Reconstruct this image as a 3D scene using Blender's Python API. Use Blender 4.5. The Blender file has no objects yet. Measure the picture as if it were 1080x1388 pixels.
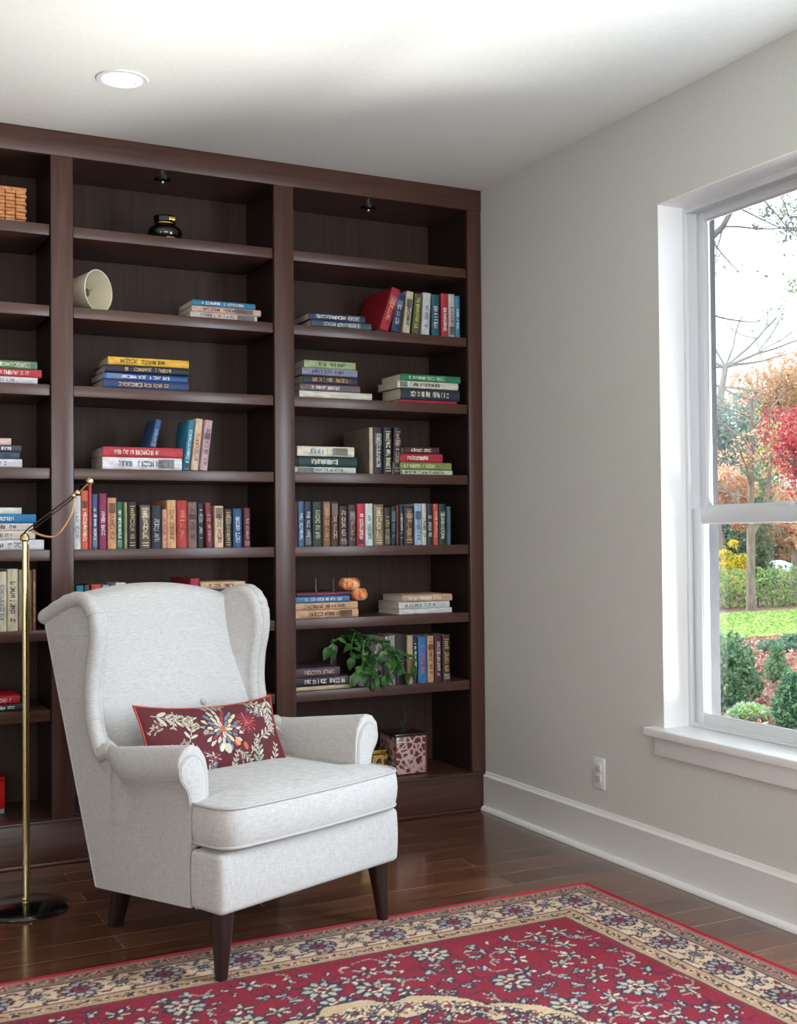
import bpy, bmesh, math, random
import numpy as np
from mathutils import Vector, Matrix, Euler
PI = math.pi
SC = bpy.context.scene
COL = SC.collection
random.seed(7)

# ---------------------------------------------------------------- camera
CAM = Vector((-2.7145, -4.5396, 1.2122))
FPX = 1615.4
cd = bpy.data.cameras.new('camera'); cam = bpy.data.objects.new('camera', cd); COL.objects.link(cam)
RM = Matrix.Rotation(-.4676, 3, 'Z') @ Matrix.Rotation(1.5900, 3, 'X') @ Matrix.Rotation(-.0080, 3, 'Z')
cam.matrix_world = Matrix.Translation(CAM) @ RM.to_4x4()
cd.sensor_fit = 'HORIZONTAL'; cd.sensor_width = 36.0; cd.lens = FPX / 1080 * 36.0
cd.clip_start = .05; cd.clip_end = 400
SC.camera = cam

def at(px, py, axis, val):
    """measured point of the photograph on a known plane of the room -> metres"""
    d = RM @ Vector(((px - 540) / FPX, -(py - 694) / FPX, -1))
    return CAM + d * ((val - CAM[axis]) / d[axis])
def sx(px, Y=.02, z=1.2):
    q = 711 - (z - 1.21) * 330
    return at(px, q, 1, Y).x
def sz(px, py, Y=.02): return at(px, py, 1, Y).z

# ---------------------------------------------------------------- materials
def lin(c):
    return tuple(((v / 255) / 12.92 if v / 255 <= .04045 else (((v / 255) + .055) / 1.055) ** 2.4) for v in c) + (1,)
MATS = {}
def nmat(name, col=(200, 200, 200), rough=.5, metal=0, coat=0, spec=.5, sheen=0):
    if name in MATS: return MATS[name]
    m = bpy.data.materials.new(name); m.use_nodes = True
    b = m.node_tree.nodes['Principled BSDF']
    b.inputs['Base Color'].default_value = lin(col); b.inputs['Roughness'].default_value = rough
    b.inputs['Metallic'].default_value = metal; b.inputs['Coat Weight'].default_value = coat
    b.inputs['Coat Roughness'].default_value = .12
    b.inputs['Specular IOR Level'].default_value = spec; b.inputs['Sheen Weight'].default_value = sheen
    MATS[name] = m
    return m
def nodes(m): return m.node_tree.nodes, m.node_tree.links, m.node_tree.nodes['Principled BSDF']
def add(N, t, **k):
    n = N.new(t)
    for a, b in k.items():
        if hasattr(n, a): setattr(n, a, b)
        else: n.inputs[a].default_value = b
    return n
def ramp(N, stops):
    r = N.new('ShaderNodeValToRGB'); e = r.color_ramp.elements
    e[0].position, e[0].color = stops[0][0], lin(stops[0][1])
    e[1].position, e[1].color = stops[-1][0], lin(stops[-1][1])
    for p, c in stops[1:-1]:
        x = e.new(p); x.color = lin(c)
    return r
def noisy(name, c1, c2, scale=(10, 10, 10), nscale=1, rough=.5, bump=0, coord='Object', detail=4, lo=.35, hi=.65, **k):
    """two-tone material driven by stretched noise"""
    if name in MATS: return MATS[name]
    m = nmat(name, c1, rough, **k); N, L, B = nodes(m)
    tc = add(N, 'ShaderNodeTexCoord'); mp = add(N, 'ShaderNodeMapping'); mp.inputs['Scale'].default_value = scale
    nz = add(N, 'ShaderNodeTexNoise'); nz.inputs['Scale'].default_value = nscale; nz.inputs['Detail'].default_value = detail
    r = ramp(N, [(lo, c1), (hi, c2)])
    L.new(tc.outputs[coord], mp.inputs['Vector']); L.new(mp.outputs[0], nz.inputs['Vector'])
    L.new(nz.outputs['Fac'], r.inputs[0]); L.new(r.outputs[0], B.inputs['Base Color'])
    if bump:
        bp = add(N, 'ShaderNodeBump'); bp.inputs['Strength'].default_value = bump; bp.inputs['Distance'].default_value = .002
        L.new(nz.outputs['Fac'], bp.inputs['Height']); L.new(bp.outputs[0], B.inputs['Normal'])
    return m

PAINT = noisy('wall_paint', (203, 203, 197), (206, 206, 200), (60, 60, 60), 1, .75, .05)
CEILM = noisy('ceiling_paint', (222, 221, 214), (226, 225, 219), (60, 60, 60), 1, .85, .04)
TRIMW = nmat('white_trim_paint', (234, 234, 233), .35)
VINYL = nmat('window_vinyl', (214, 217, 220), .4)
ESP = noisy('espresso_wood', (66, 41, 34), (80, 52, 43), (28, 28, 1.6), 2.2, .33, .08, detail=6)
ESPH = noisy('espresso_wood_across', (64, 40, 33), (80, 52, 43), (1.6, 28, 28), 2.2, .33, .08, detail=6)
ESPD = noisy('espresso_interior_shaded', (34, 23, 20), (42, 29, 25), (30, 30, 1.2), 2.0, .42, .06, detail=6)  # divider wood darkened, the bays' inner shade put into its colour
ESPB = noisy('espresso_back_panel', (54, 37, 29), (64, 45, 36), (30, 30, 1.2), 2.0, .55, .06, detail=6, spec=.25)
BRASS = nmat('polished_brass', (206, 188, 140), .25, 1)
DBRASS = nmat('aged_brass', (120, 92, 60), .35, 1)
BLACKG = nmat('black_gloss', (12, 12, 13), .12, coat=.6)
LEGM = nmat('dark_leg_wood', (33, 20, 17), .3, coat=.3)
PLUG = nmat('outlet_slot', (60, 55, 52), .6)

def glass_mat():
    m = bpy.data.materials.new('window_glass'); m.use_nodes = True
    N, L = m.node_tree.nodes, m.node_tree.links
    N.clear(); o = N.new('ShaderNodeOutputMaterial'); t = N.new('ShaderNodeBsdfTransparent'); g = N.new('ShaderNodeBsdfGlossy')
    g.inputs['Roughness'].default_value = .02; t.inputs[0].default_value = (.97, .98, .98, 1)
    f = N.new('ShaderNodeFresnel'); f.inputs[0].default_value = 1.25
    x = N.new('ShaderNodeMixShader'); L.new(f.outputs[0], x.inputs[0]); L.new(t.outputs[0], x.inputs[1]); L.new(g.outputs[0], x.inputs[2])
    L.new(x.outputs[0], o.inputs[0]); return m
GLASS = glass_mat()

def linen():
    m = nmat('natural_linen', (205, 202, 197), .85, sheen=.15); N, L, B = nodes(m)
    tc = add(N, 'ShaderNodeTexCoord'); fac = None
    outs = []
    for sc in ((42, 42, 520), (520, 520, 36)):
        mp = add(N, 'ShaderNodeMapping'); mp.inputs['Scale'].default_value = sc
        nz = add(N, 'ShaderNodeTexNoise'); nz.inputs['Scale'].default_value = 1; nz.inputs['Detail'].default_value = 3
        L.new(tc.outputs['Object'], mp.inputs['Vector']); L.new(mp.outputs[0], nz.inputs['Vector']); outs.append(nz.outputs['Fac'])
    ad = add(N, 'ShaderNodeMath', operation='ADD'); L.new(outs[0], ad.inputs[0]); L.new(outs[1], ad.inputs[1])
    hf = add(N, 'ShaderNodeMath', operation='MULTIPLY'); hf.inputs[1].default_value = .5; L.new(ad.outputs[0], hf.inputs[0])
    r = ramp(N, [(.32, (160, 157, 152)), (.5, (178, 176, 174)), (.66, (190, 189, 189))])
    L.new(hf.outputs[0], r.inputs[0]); L.new(r.outputs[0], B.inputs['Base Color'])
    bp = add(N, 'ShaderNodeBump'); bp.inputs['Strength'].default_value = .35; bp.inputs['Distance'].default_value = .0012
    L.new(hf.outputs[0], bp.inputs['Height']); L.new(bp.outputs[0], B.inputs['Normal'])
    return m
LINEN = linen()
PIPE = nmat('linen_piping', (168, 166, 163), .8)  # set darker than the linen, as painted shadow lines along the seams

def floor_mat():
    m = nmat('hardwood_planks', (80, 50, 38), .26, coat=.5); N, L, B = nodes(m)
    tc = add(N, 'ShaderNodeTexCoord')
    bk = add(N, 'ShaderNodeTexBrick'); bk.offset = .37; bk.inputs['Scale'].default_value = 1
    bk.inputs['Brick Width'].default_value = 1.35; bk.inputs['Row Height'].default_value = .127
    bk.inputs['Mortar Size'].default_value = .0032; bk.inputs['Mortar Smooth'].default_value = .3; bk.inputs['Bias'].default_value = 0
    bk.inputs['Color1'].default_value = lin((134, 88, 64)); bk.inputs['Color2'].default_value = lin((88, 55, 41)); bk.inputs['Mortar'].default_value = lin((150, 108, 84))
    mp = add(N, 'ShaderNodeMapping'); mp.inputs['Scale'].default_value = (2.2, 34, 1)
    nz = add(N, 'ShaderNodeTexNoise'); nz.inputs['Scale'].default_value = 1.4; nz.inputs['Detail'].default_value = 7; nz.inputs['Distortion'].default_value = .6
    r = ramp(N, [(.3, (110, 100, 96)), (.7, (255, 255, 255))])
    mx = add(N, 'ShaderNodeMix', data_type='RGBA', blend_type='MULTIPLY'); mx.inputs[0].default_value = .75
    L.new(tc.outputs['Object'], bk.inputs['Vector']); L.new(tc.outputs['Object'], mp.inputs['Vector']); L.new(mp.outputs[0], nz.inputs['Vector'])
    L.new(nz.outputs['Fac'], r.inputs[0]); L.new(bk.outputs['Color'], mx.inputs[6]); L.new(r.outputs[0], mx.inputs[7]); L.new(mx.outputs[2], B.inputs['Base Color'])
    bp = add(N, 'ShaderNodeBump', invert=True); bp.inputs['Strength'].default_value = .5; bp.inputs['Distance'].default_value = .001
    L.new(bk.outputs['Fac'], bp.inputs['Height'])
    b2 = add(N, 'ShaderNodeBump'); b2.inputs['Strength'].default_value = .12; b2.inputs['Distance'].default_value = .001
    L.new(nz.outputs['Fac'], b2.inputs['Height']); L.new(bp.outputs[0], b2.inputs['Normal']); L.new(b2.outputs[0], B.inputs['Normal'])
    return m
FLOORM = floor_mat()
def attr_mat(name, rough=.9, bump=0, bscale=500, sheen=0):
    m = nmat(name, (255, 255, 255), rough, sheen=sheen); N, L, B = nodes(m)
    a = add(N, 'ShaderNodeAttribute'); a.attribute_name = 'pattern'; L.new(a.outputs['Color'], B.inputs['Base Color'])
    if bump:
        tc = add(N, 'ShaderNodeTexCoord'); nz = add(N, 'ShaderNodeTexNoise'); nz.inputs['Scale'].default_value = bscale
        bp = add(N, 'ShaderNodeBump'); bp.inputs['Strength'].default_value = bump; bp.inputs['Distance'].default_value = .002
        L.new(tc.outputs['Object'], nz.inputs['Vector']); L.new(nz.outputs['Fac'], bp.inputs['Height']); L.new(bp.outputs[0], B.inputs['Normal'])
    return m
def colm(c, rough=.45, coat=0):
    n = 'cover_%02x%02x%02x' % tuple(c); g_ = sum(c) / 3; c = [max(0, (g_ + (v - g_) * .90) * .93) for v in c]
    c2 = [min(255, v * 1.06 + 3) for v in c]; c1 = [v * .92 for v in c]
    if n in MATS: return MATS[n]
    return noisy(n, c1, c2, (38, 38, 16), 1.3, rough, 0, lo=.38, hi=.62, spec=.35)

# ---------------------------------------------------------------- mesh helpers
def shade(me, ang=35):
    for p in me.polygons: p.use_smooth = True
    me.set_sharp_from_angle(angle=math.radians(ang))
def link(name, me, m, parent=None, smooth=35):
    if smooth: shade(me, smooth)
    o = bpy.data.objects.new(name, me); COL.objects.link(o)
    if m is not None and not len(me.materials): me.materials.append(m)
    if parent: o.parent = parent
    return o
def obj(name, bm, m, parent=None, smooth=35):
    bmesh.ops.recalc_face_normals(bm, faces=bm.faces)
    me = bpy.data.meshes.new(name); bm.to_mesh(me); bm.free()
    return link(name, me, m, parent, smooth)
def pyobj(name, vs, fs, m, parent=None, smooth=35, fix=True):
    bm = bmesh.new(); v = [bm.verts.new(p) for p in vs]
    for f in fs:
        try: bm.faces.new([v[i] for i in f])
        except ValueError: pass
    if fix: bmesh.ops.recalc_face_normals(bm, faces=bm.faces)
    me = bpy.data.meshes.new(name); bm.to_mesh(me); bm.free()
    return link(name, me, m, parent, smooth)
def box(bm, lo, hi, b=0, seg=2):
    r = bmesh.ops.create_cube(bm, size=1); vs = r['verts']
    for v in vs: v.co = Vector([(lo[i] + hi[i]) / 2 + v.co[i] * (hi[i] - lo[i]) for i in range(3)])
    if b:
        es = list({e for v in vs for e in v.link_edges})
        r = bmesh.ops.bevel(bm, geom=es, offset=b, segments=seg, affect='EDGES', profile=.5)
        vs = r['verts']
    return vs
def boxobj(name, lo, hi, m, parent=None, b=0, seg=2):
    bm = bmesh.new(); box(bm, lo, hi, b, seg); return obj(name, bm, m, parent)
def tube(bm, pts, r, n=10, cap=True, closed=False):
    pts = [Vector(p) for p in pts]; R = r if isinstance(r, (list, tuple)) else [r] * len(pts)
    rings = []; N = len(pts); up = None
    for i, p in enumerate(pts):
        a = pts[(i - 1) % N] if (closed or i) else p; b = pts[(i + 1) % N] if (closed or i < N - 1) else p
        t = (b - a).normalized() if (b - a).length > 1e-9 else Vector((0, 0, 1))
        if up is None: up = t.orthogonal().normalized()
        up = (up - t * up.dot(t)); up = up.normalized() if up.length > 1e-6 else t.orthogonal().normalized()
        s = t.cross(up)
        rings.append([bm.verts.new(p + (up * math.cos(2 * PI * k / n) + s * math.sin(2 * PI * k / n)) * R[i]) for k in range(n)])
    for i in range(N if closed else N - 1):
        A, B = rings[i], rings[(i + 1) % N]
        for k in range(n): bm.faces.new((A[k], A[(k + 1) % n], B[(k + 1) % n], B[k]))
    if cap and not closed:
        bm.faces.new(rings[0][::-1]); bm.faces.new(rings[-1])
def lathe(bm, prof, c=(0, 0, 0), n=32, axis=None):
    """prof: list of (r,z); axis: rotation matrix"""
    c = Vector(c); rings = []
    for r, z in prof:
        ring = []
        for k in range(n):
            p = Vector((r * math.cos(2 * PI * k / n), r * math.sin(2 * PI * k / n), z))
            if axis is not None: p = axis @ p
            ring.append(bm.verts.new(c + p))
        rings.append(ring)
    for A, B in zip(rings, rings[1:]):
        for k in range(n): bm.faces.new((A[k], A[(k + 1) % n], B[(k + 1) % n], B[k]))
    for q in (rings[0], rings[-1]):
        try: bm.faces.new(q)
        except ValueError: pass
def spline(pts, n=8, closed=False):
    """Catmull-Rom through points"""
    P = [np.array(p, float) for p in pts]; out = []; N = len(P)
    for i in range(N if closed else N - 1):
        p0 = P[(i - 1) % N] if (closed or i) else P[0] * 2 - P[1]
        p1 = P[i]; p2 = P[(i + 1) % N]; p3 = P[(i + 2) % N] if (closed or i < N - 2) else P[-1] * 2 - P[-2]
        for k in range(n):
            t = k / n
            out.append(.5 * ((2 * p1) + (p2 - p0) * t + (2 * p0 - 5 * p1 + 4 * p2 - p3) * t * t + (3 * p1 - p0 - 3 * p2 + p3) * t ** 3))
    if not closed: out.append(P[-1])
    return out
def loft(bm, rings, closed=True, cap0=True, cap1=True):
    V = [[bm.verts.new(p) for p in r] for r in rings]; n = len(V[0])
    for A, B in zip(V, V[1:]):
        for k in range(n if closed else n - 1): bm.faces.new((A[k], A[(k + 1) % n], B[(k + 1) % n], B[k]))
    if cap0: bm.faces.new(V[0][::-1])
    if cap1: bm.faces.new(V[-1])
    return V
def thing(name, label, cat, loc=(0, 0, 0), rot=(0, 0, 0), group=None):
    o = bpy.data.objects.new(name, None); COL.objects.link(o); o.location = loc; o.rotation_euler = rot
    o.empty_display_size = .05; o['label'] = label; o['category'] = cat
    if group: o['group'] = group
    return o
def tag(o, label, cat, group=None, kind=None):
    o['label'] = label; o['category'] = cat
    if group: o['group'] = group
    if kind: o['kind'] = kind
    return o
def struct(o):
    o['kind'] = 'structure'; return o
def clampl(a, b, t): return a + (b - a) * t

# ================================================================= ROOM
H = 2.74; XL = -5.2; YR = -7.0; YB = .40; XO = .25
struct(boxobj('floor', (XL, YR, -.06), (0, YB, 0), FLOORM))
# ceiling with a round hole for the recessed light
LX, LY, LR = -1.747, -.604, .066
def slab_with_hole(name, x0, y0, x1, y1, z0, z1, cx, cy, r, m, n=48):
    vs, fs = [], []
    for z in (z0, z1):
        for k in range(n):
            a = 2 * PI * k / n; vs.append((cx + r * math.cos(a), cy + r * math.sin(a), z))
        for k in range(n):
            a = 2 * PI * k / n; dx, dy = math.cos(a), math.sin(a)
            t = min(((x1 - cx) / dx if dx > 1e-9 else (x0 - cx) / dx if dx < -1e-9 else 1e9), ((y1 - cy) / dy if dy > 1e-9 else (y0 - cy) / dy if dy < -1e-9 else 1e9))
            vs.append((cx + dx * t, cy + dy * t, z))
    crn = [(x1, y1), (x0, y1), (x0, y0), (x1, y0)]
    ci = len(vs)
    for z in (z0, z1):
        for c in crn: vs.append((c[0], c[1], z))
    for lv in (0, 1):
        b = lv * 2 * n
        for k in range(n):
            k2 = (k + 1) % n
            fs.append((b + k, b + k2, b + n + k2, b + n + k))
            P, Q = vs[b + n + k], vs[b + n + k2]
            for j, c in enumerate(crn):
                onx = lambda p: abs(p[0] - c[0]) < 1e-6; ony = lambda p: abs(p[1] - c[1]) < 1e-6
                if (onx(P) and ony(Q) or ony(P) and onx(Q)) and not (onx(P) and ony(P)) and not (onx(Q) and ony(Q)):
                    fs.append((b + n + k, b + n + k2, ci + lv * 4 + j))
    for k in range(n): fs.append((k, (k + 1) % n, 2 * n + (k + 1) % n, 2 * n + k))
    return pyobj(name, vs, fs, m, None, 0)
struct(slab_with_hole('ceiling', XL - .2, YR - .2, XO, YB + .2, H, H + .12, LX, LY, LR, CEILM))
struct(boxobj('wall_back', (XL - .2, YB, 0), (XO, YB + .2, H), PAINT))
struct(boxobj('wall_left', (XL - .2, YR, 0), (XL, YB, H), PAINT))
# right wall with a twin window opening
WY1, WY0, WZ0, WZ1 = -1.213, -3.05, .528, 2.374
bm = bmesh.new()
box(bm, (0, WY1, 0), (XO, YB, H)); box(bm, (0, YR, 0), (XO, WY0, H)); box(bm, (0, WY0, 0), (XO, WY1, WZ0 - .03)); box(bm, (0, WY0, WZ1), (XO, WY1, H))
struct(obj('wall_right', bm, PAINT))
# rear wall behind the camera with a wide opening
bm = bmesh.new(); RX0, RX1, RZ0, RZ1 = -4.3, -.7, .5, 2.4
box(bm, (XL - .2, YR - .2, 0), (RX0, YR, H)); box(bm, (RX1, YR - .2, 0), (XO, YR, H)); box(bm, (RX0, YR - .2, 0), (RX1, YR, RZ0)); box(bm, (RX0, YR - .2, RZ1), (RX1, YR, H))
struct(obj('wall_rear', bm, PAINT))
# baseboard with ogee cap and quarter round
def extr_y(name, prof, y0, y1, m):
    bm = bmesh.new(); loft(bm, [[(x, y, z) for x, z in prof] for y in (y0, y1)]); return obj(name, bm, m, None, 30)
prof = [(0, 0), (-.014, 0), (-.014, .143), (-.0155, .146), (-.0155, .150), (-.011, .154), (-.007, .160), (-.006, .167), (0, .168)]
struct(extr_y('baseboard_right', prof, YR, 0.0, TRIMW))
q = [(-.014, .0005)] + [(-.014 - .017 * math.cos(a), .0005 + .019 * math.sin(a)) for a in [i * PI / 16 for i in range(9)]]
struct(extr_y('trim_1', q, YR, -.003, TRIMW))

# ---------------------------------------------------------------- window
bm = bmesh.new()                                     # plaster/wood reveal lining, jamb, stool and apron
J = .004
box(bm, (-.001, WY1 - J, WZ0), (.12, WY1 + .0, WZ1)); box(bm, (-.001, WY0, WZ0), (.12, WY0 + J, WZ1)); box(bm, (-.001, WY0, WZ1 - J), (.12, WY1, WZ1))
struct(obj('trim_2', bm, TRIMW))
struct(boxobj('trim_3', (-.048, WY0 - .055, WZ0 - .03), (.12, WY1 + .055, WZ0), TRIMW, None, .005, 3))   # stool (window board)
struct(boxobj('trim_4', (-.02, WY0 - .03, .432), (0.0, WY1 + .03, WZ0 - .03), TRIMW, None, .002))          # apron
EXTB = noisy('exterior_brick_trim', (50, 50, 57), (62, 60, 66), (20, 20, 8), 3, .8)
struct(boxobj('trim_5', (.205, WY1 - .012, WZ0), (.25, WY1 + .02, WZ1), EXTB))
def dh_window(name, ya, yb):
    """double hung window: ya is the low Y edge, yb the high one"""
    t = struct(thing(name, 'x', 'window')); del t['label'], t['category']
    def ring(nm, x0, x1, y0, y1, z0, z1, w, wt, wb, b=.003):
        bm = bmesh.new()
        box(bm, (x0, y0, z0), (x1, y0 + w, z1), b); box(bm, (x0, y1 - w, z0), (x1, y1, z1), b)
        box(bm, (x0, y0 + w - .001, z1 - wt), (x1, y1 - w + .001, z1), b); box(bm, (x0, y0 + w - .001, z0), (x1, y1 - w + .001, z0 + wb), b)
        return obj(nm, bm, VINYL, t)
    ring('window_frame', .118, .205, ya, yb, WZ0, WZ1, .010, .02, .014)
    ring('frame_lip', .108, .122, ya, yb, WZ0, WZ1, .016, .026, .010)
    ls = ring('lower_sash', .128, .158, ya + .010, yb - .010, WZ0 + .010, 1.297, .046, .053, .036)
    ring('glazing_bead', .134, .150, ya + .052, yb - .052, WZ0 + .042, 1.246, .006, .005, .006, .001)
    us = ring('upper_sash', .164, .194, ya + .010, yb - .010, 1.262, WZ1 - .018, .036, .032, .045)
    ring('glazing_bead', .170, .186, ya + .044, yb - .044, 1.305, WZ1 - .048, .005, .005, .005, .001)
    boxobj('glass_pane', (.141, ya + .054, WZ0 + .044), (.145, yb - .054, 1.245), GLASS, ls)
    boxobj('glass_pane', (.177, ya + .045, 1.306), (.181, yb - .045, WZ1 - .049), GLASS, us)
    boxobj('sash_lock', (.136, (ya + yb) / 2 - .03, 1.297), (.156, (ya + yb) / 2 + .03, 1.312), VINYL, ls, .003)
dh_window('window_1', -2.10, WY1 - .004)
dh_window('window_2', WY0 + .004, -2.16)
struct(boxobj('trim_6', (.03, -2.16, WZ0), (.205, -2.10, WZ1), TRIMW, None, .002))

# ---------------------------------------------------------------- outlet
t = thing('wall_outlet', 'white duplex wall outlet above the baseboard, below the window', 'outlet', (-.0005, -.836, .305))
boxobj('cover_plate', (-.006, -.0375, -.059), (0, .0375, .059), nmat('outlet_plate', (224, 224, 224), .35), t, .0025)
for k in (-1, 1):
    s = boxobj('socket', (-.0085, -.017, k * .0195 - .0145), (-.0055, .017, k * .0195 + .0145), nmat('outlet_face', (208, 207, 205), .4), t, .0012)
    for yy in (-.006, .006): boxobj('slot', (-.0088, yy - .0012, k * .0195 - .001), (-.0084, yy + .0012, k * .0195 + .008), PLUG, s)
    bm = bmesh.new(); lathe(bm, [(.0025, 0), (.0025, .0004)], (-.0088, 0, k * .0195 - .007), 12, Matrix.Rotation(PI / 2, 3, 'Y')); obj('ground_slot', bm, PLUG, s)

# ---------------------------------------------------------------- recessed ceiling light
t = thing('recessed_light', 'round white recessed light glowing in the ceiling above the bookcase', 'ceiling light', (LX, LY, H))
bm = bmesh.new(); lathe(bm, [(.066, .03), (.066, 0), (.068, -.004), (.084, -.004), (.087, 0), (.087, .001), (.07, .001)], (0, 0, 0), 48)
for f in [f for f in bm.faces if len(f.verts) > 4]: bm.faces.remove(f)
obj('trim_ring', bm, nmat('lamp_ring', (225, 225, 222), .4), t)
LE = nmat('lamp_lens', (255, 255, 255), .4); B_ = nodes(LE)[2]
B_.inputs['Emission Color'].default_value = (1, .97, .9, 1); B_.inputs['Emission Strength'].default_value = 5
bm = bmesh.new(); lathe(bm, [(.0655, .010), (.064, .012), (.03, .014), (.002, .0145)], (0, 0, 0), 40); obj('lens', bm, LE, t)
bm = bmesh.new(); lathe(bm, [(.0655, .012), (.0655, .09), (.03, .1)], (0, 0, 0), 40); obj('housing', bm, TRIMW, t)

# ================================================================= BOOKCASE
SHELF = [2.386, 2.081, 1.784, 1.472, 1.167, .869, .572]; BOT = .170; DEP = .372
STILES = [(-2.765, -2.684), (-1.868, -1.787), (-.980, -.895), (-.070, -.002)]
BAYS = [(-2.684, -1.868), (-1.787, -.980), (-.895, -.070)]
bc = thing('bookcase', 'dark espresso built-in bookcase covering the far wall, three bays of shelves', 'bookcase')
for a, b in STILES: boxobj('stile', (a, 0, BOT - .002), (b, .022, 2.647), ESP, bc, .0015)
boxobj('header', (-2.765, -.004, 2.645), (-.002, .022, H - .001), ESPH, bc, .0015)
boxobj('plinth', (-2.765, .002, 0.001), (-.002, .022, BOT - .002), ESPH, bc, .001)
boxobj('plinth_cap', (-2.765, -.006, BOT - .014), (-.002, .004, BOT - .002), ESPH, bc, .002)
boxobj('base_shoe', (-2.765, -.010, .001), (-.034, .002, .014), ESPH, bc, .003)
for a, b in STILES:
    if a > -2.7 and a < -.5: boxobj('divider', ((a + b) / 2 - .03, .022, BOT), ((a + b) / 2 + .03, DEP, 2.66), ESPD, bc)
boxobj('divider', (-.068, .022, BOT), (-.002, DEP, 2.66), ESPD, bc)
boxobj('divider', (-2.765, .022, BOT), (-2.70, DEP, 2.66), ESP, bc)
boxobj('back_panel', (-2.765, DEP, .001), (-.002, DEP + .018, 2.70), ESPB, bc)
boxobj('top_panel', (-2.765, .022, 2.655), (-.002, DEP, 2.675), ESPH, bc)
for a, b in BAYS:
    a2, b2 = a - .012, b + .012
    boxobj('bottom_shelf', (a2, .022, BOT - .022), (b2, DEP, BOT), ESPH, bc)
    for z in SHELF: boxobj('shelf', (a + .003 if a != -.895 else a + .002, .010, z - .041), (b - .003, DEP - .002, z), ESPH, bc, .0015)
for (x, y) in ((-1.399, .155), (-.469, .179)):
    p = thing('puck_light', 'small dark puck light under the top of the %s bay' % ('middle' if x < -1 else 'window-side'), 'shelf light', (x, y, 2.655), group='unlit puck lights in the bookcase top')
    bm = bmesh.new(); lathe(bm, [(.034, 0), (.034, -.008), (.028, -.012), (.014, -.0125)], n=28); obj('housing', bm, BLACKG, p)
    bm = bmesh.new(); lathe(bm, [(.010, -.011), (.010, -.02), (.004, -.023)], n=16); obj('bulb', bm, nmat('chrome', (200, 200, 200), .1, 1), p)

# ================================================================= BOOKS
ORD = ['first', 'second', 'third', 'fourth', 'fifth', 'sixth', 'seventh']
BAYN = ['lamp-side', 'middle', 'window-side']
PAGES = noisy('book_pages', (196, 186, 166), (220, 212, 196), (300, 300, 300), 1, .9)
used_labels = set()
def book_parts(t, w, h, d, col, ink, kind, band, seed, edge=None):
    """local frame: spine faces -Y at y=0, thickness along X (0..w), height along Z (0..h), depth to y=d"""
    rnd = random.Random(seed); cm = colm(col, .5, 0); cv = .0022
    bm = bmesh.new(); K = 6; bul = min(.004, w * .15)
    out = [(0, d), (0, .004)] + [(w / 2 - w / 2 * math.cos(PI * k / K), .004 - bul - .0 if 0 else .004 - (bul + .001) * math.sin(PI * k / K)) for k in range(1, K)] + [(w, .004), (w, d)]
    inn = [(w - cv, d), (w - cv, .007), (w / 2, .004), (cv, .007), (cv, d)]
    poly = out + inn
    loft(bm, [[(x, y, z) for x, y in poly] for z in (0, h)])
    obj('cover', bm, cm, t, 40)
    ov = .003
    boxobj('page_block', (cv, .006, ov), (w - cv, d - .004, h - ov), PAGES if edge is None else colm(edge, .8), t)
    if ink is None or w < .009: return
    y0 = .004 - bul - .0022; m = w * .5; tw = w * .54
    if w > .013 and rnd.random() < .42:                  # a contrasting title label or foot block on the spine
        dk = tuple(int(v * .55) for v in col) if sum(col) > 300 else tuple(min(235, int(v * .6 + 70)) for v in col)
        z0 = rnd.choice([.04, .62, .70]); z1 = z0 + rnd.choice([.12, .2, .26])
        boxobj('spine_label', (w * .12, y0 + .0009, h * z0), (w * .88, y0 + .003, h * min(.97, z1)), colm(dk, .5), t)
    bm = bmesh.new()
    def bar(z0, z1, x0, x1): box(bm, (x0, y0, z0), (x1, y0 + .0016, z1))
    if band:                                           # horizontal gilt bands and a short title block
        for f in (.06, .12, .72, .9): bar(h * f, h * f + .003, w * .2, w * .8)
        z = h * .76
        for r in range(3): bar(z, z + h * .025, w * .28, w * (.6 + .12 * rnd.random())); z += h * .042
    z = h * rnd.uniform(.12, .22); end = h * rnd.uniform(.66, .88)
    while z < end:
        s = rnd.uniform(.5, 1) * .006
        if rnd.random() < .16: z += .007; continue
        a = m - tw * rnd.uniform(.3, .5); b = m + tw * rnd.uniform(.3, .5)
        k = rnd.randrange(4)
        if k == 0: bar(z, z + .0016, a, b); bar(z, z + s, a, a + tw * .2)
        elif k == 1: bar(z, z + s, a, a + tw * .25); bar(z, z + s, b - tw * .22, b)
        elif k == 2: bar(z, z + s, a, b)
        else: bar(z, z + s * .5, a, b); bar(z + s * .7, z + s, a + tw * .2, b)
        z += s + .0022
    obj('title_lettering', bm, colm(ink, .5), t, 0)
def label_for(s):
    w = s.split()
    if len(w) > 16: print("LONG", s)
    if s in used_labels: print("DUPL", s)
    used_labels.add(s); return s
W_, BK, GD, CR, SV = (226, 224, 218), (30, 28, 30), (196, 164, 92), (228, 214, 182), (176, 180, 184)
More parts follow.
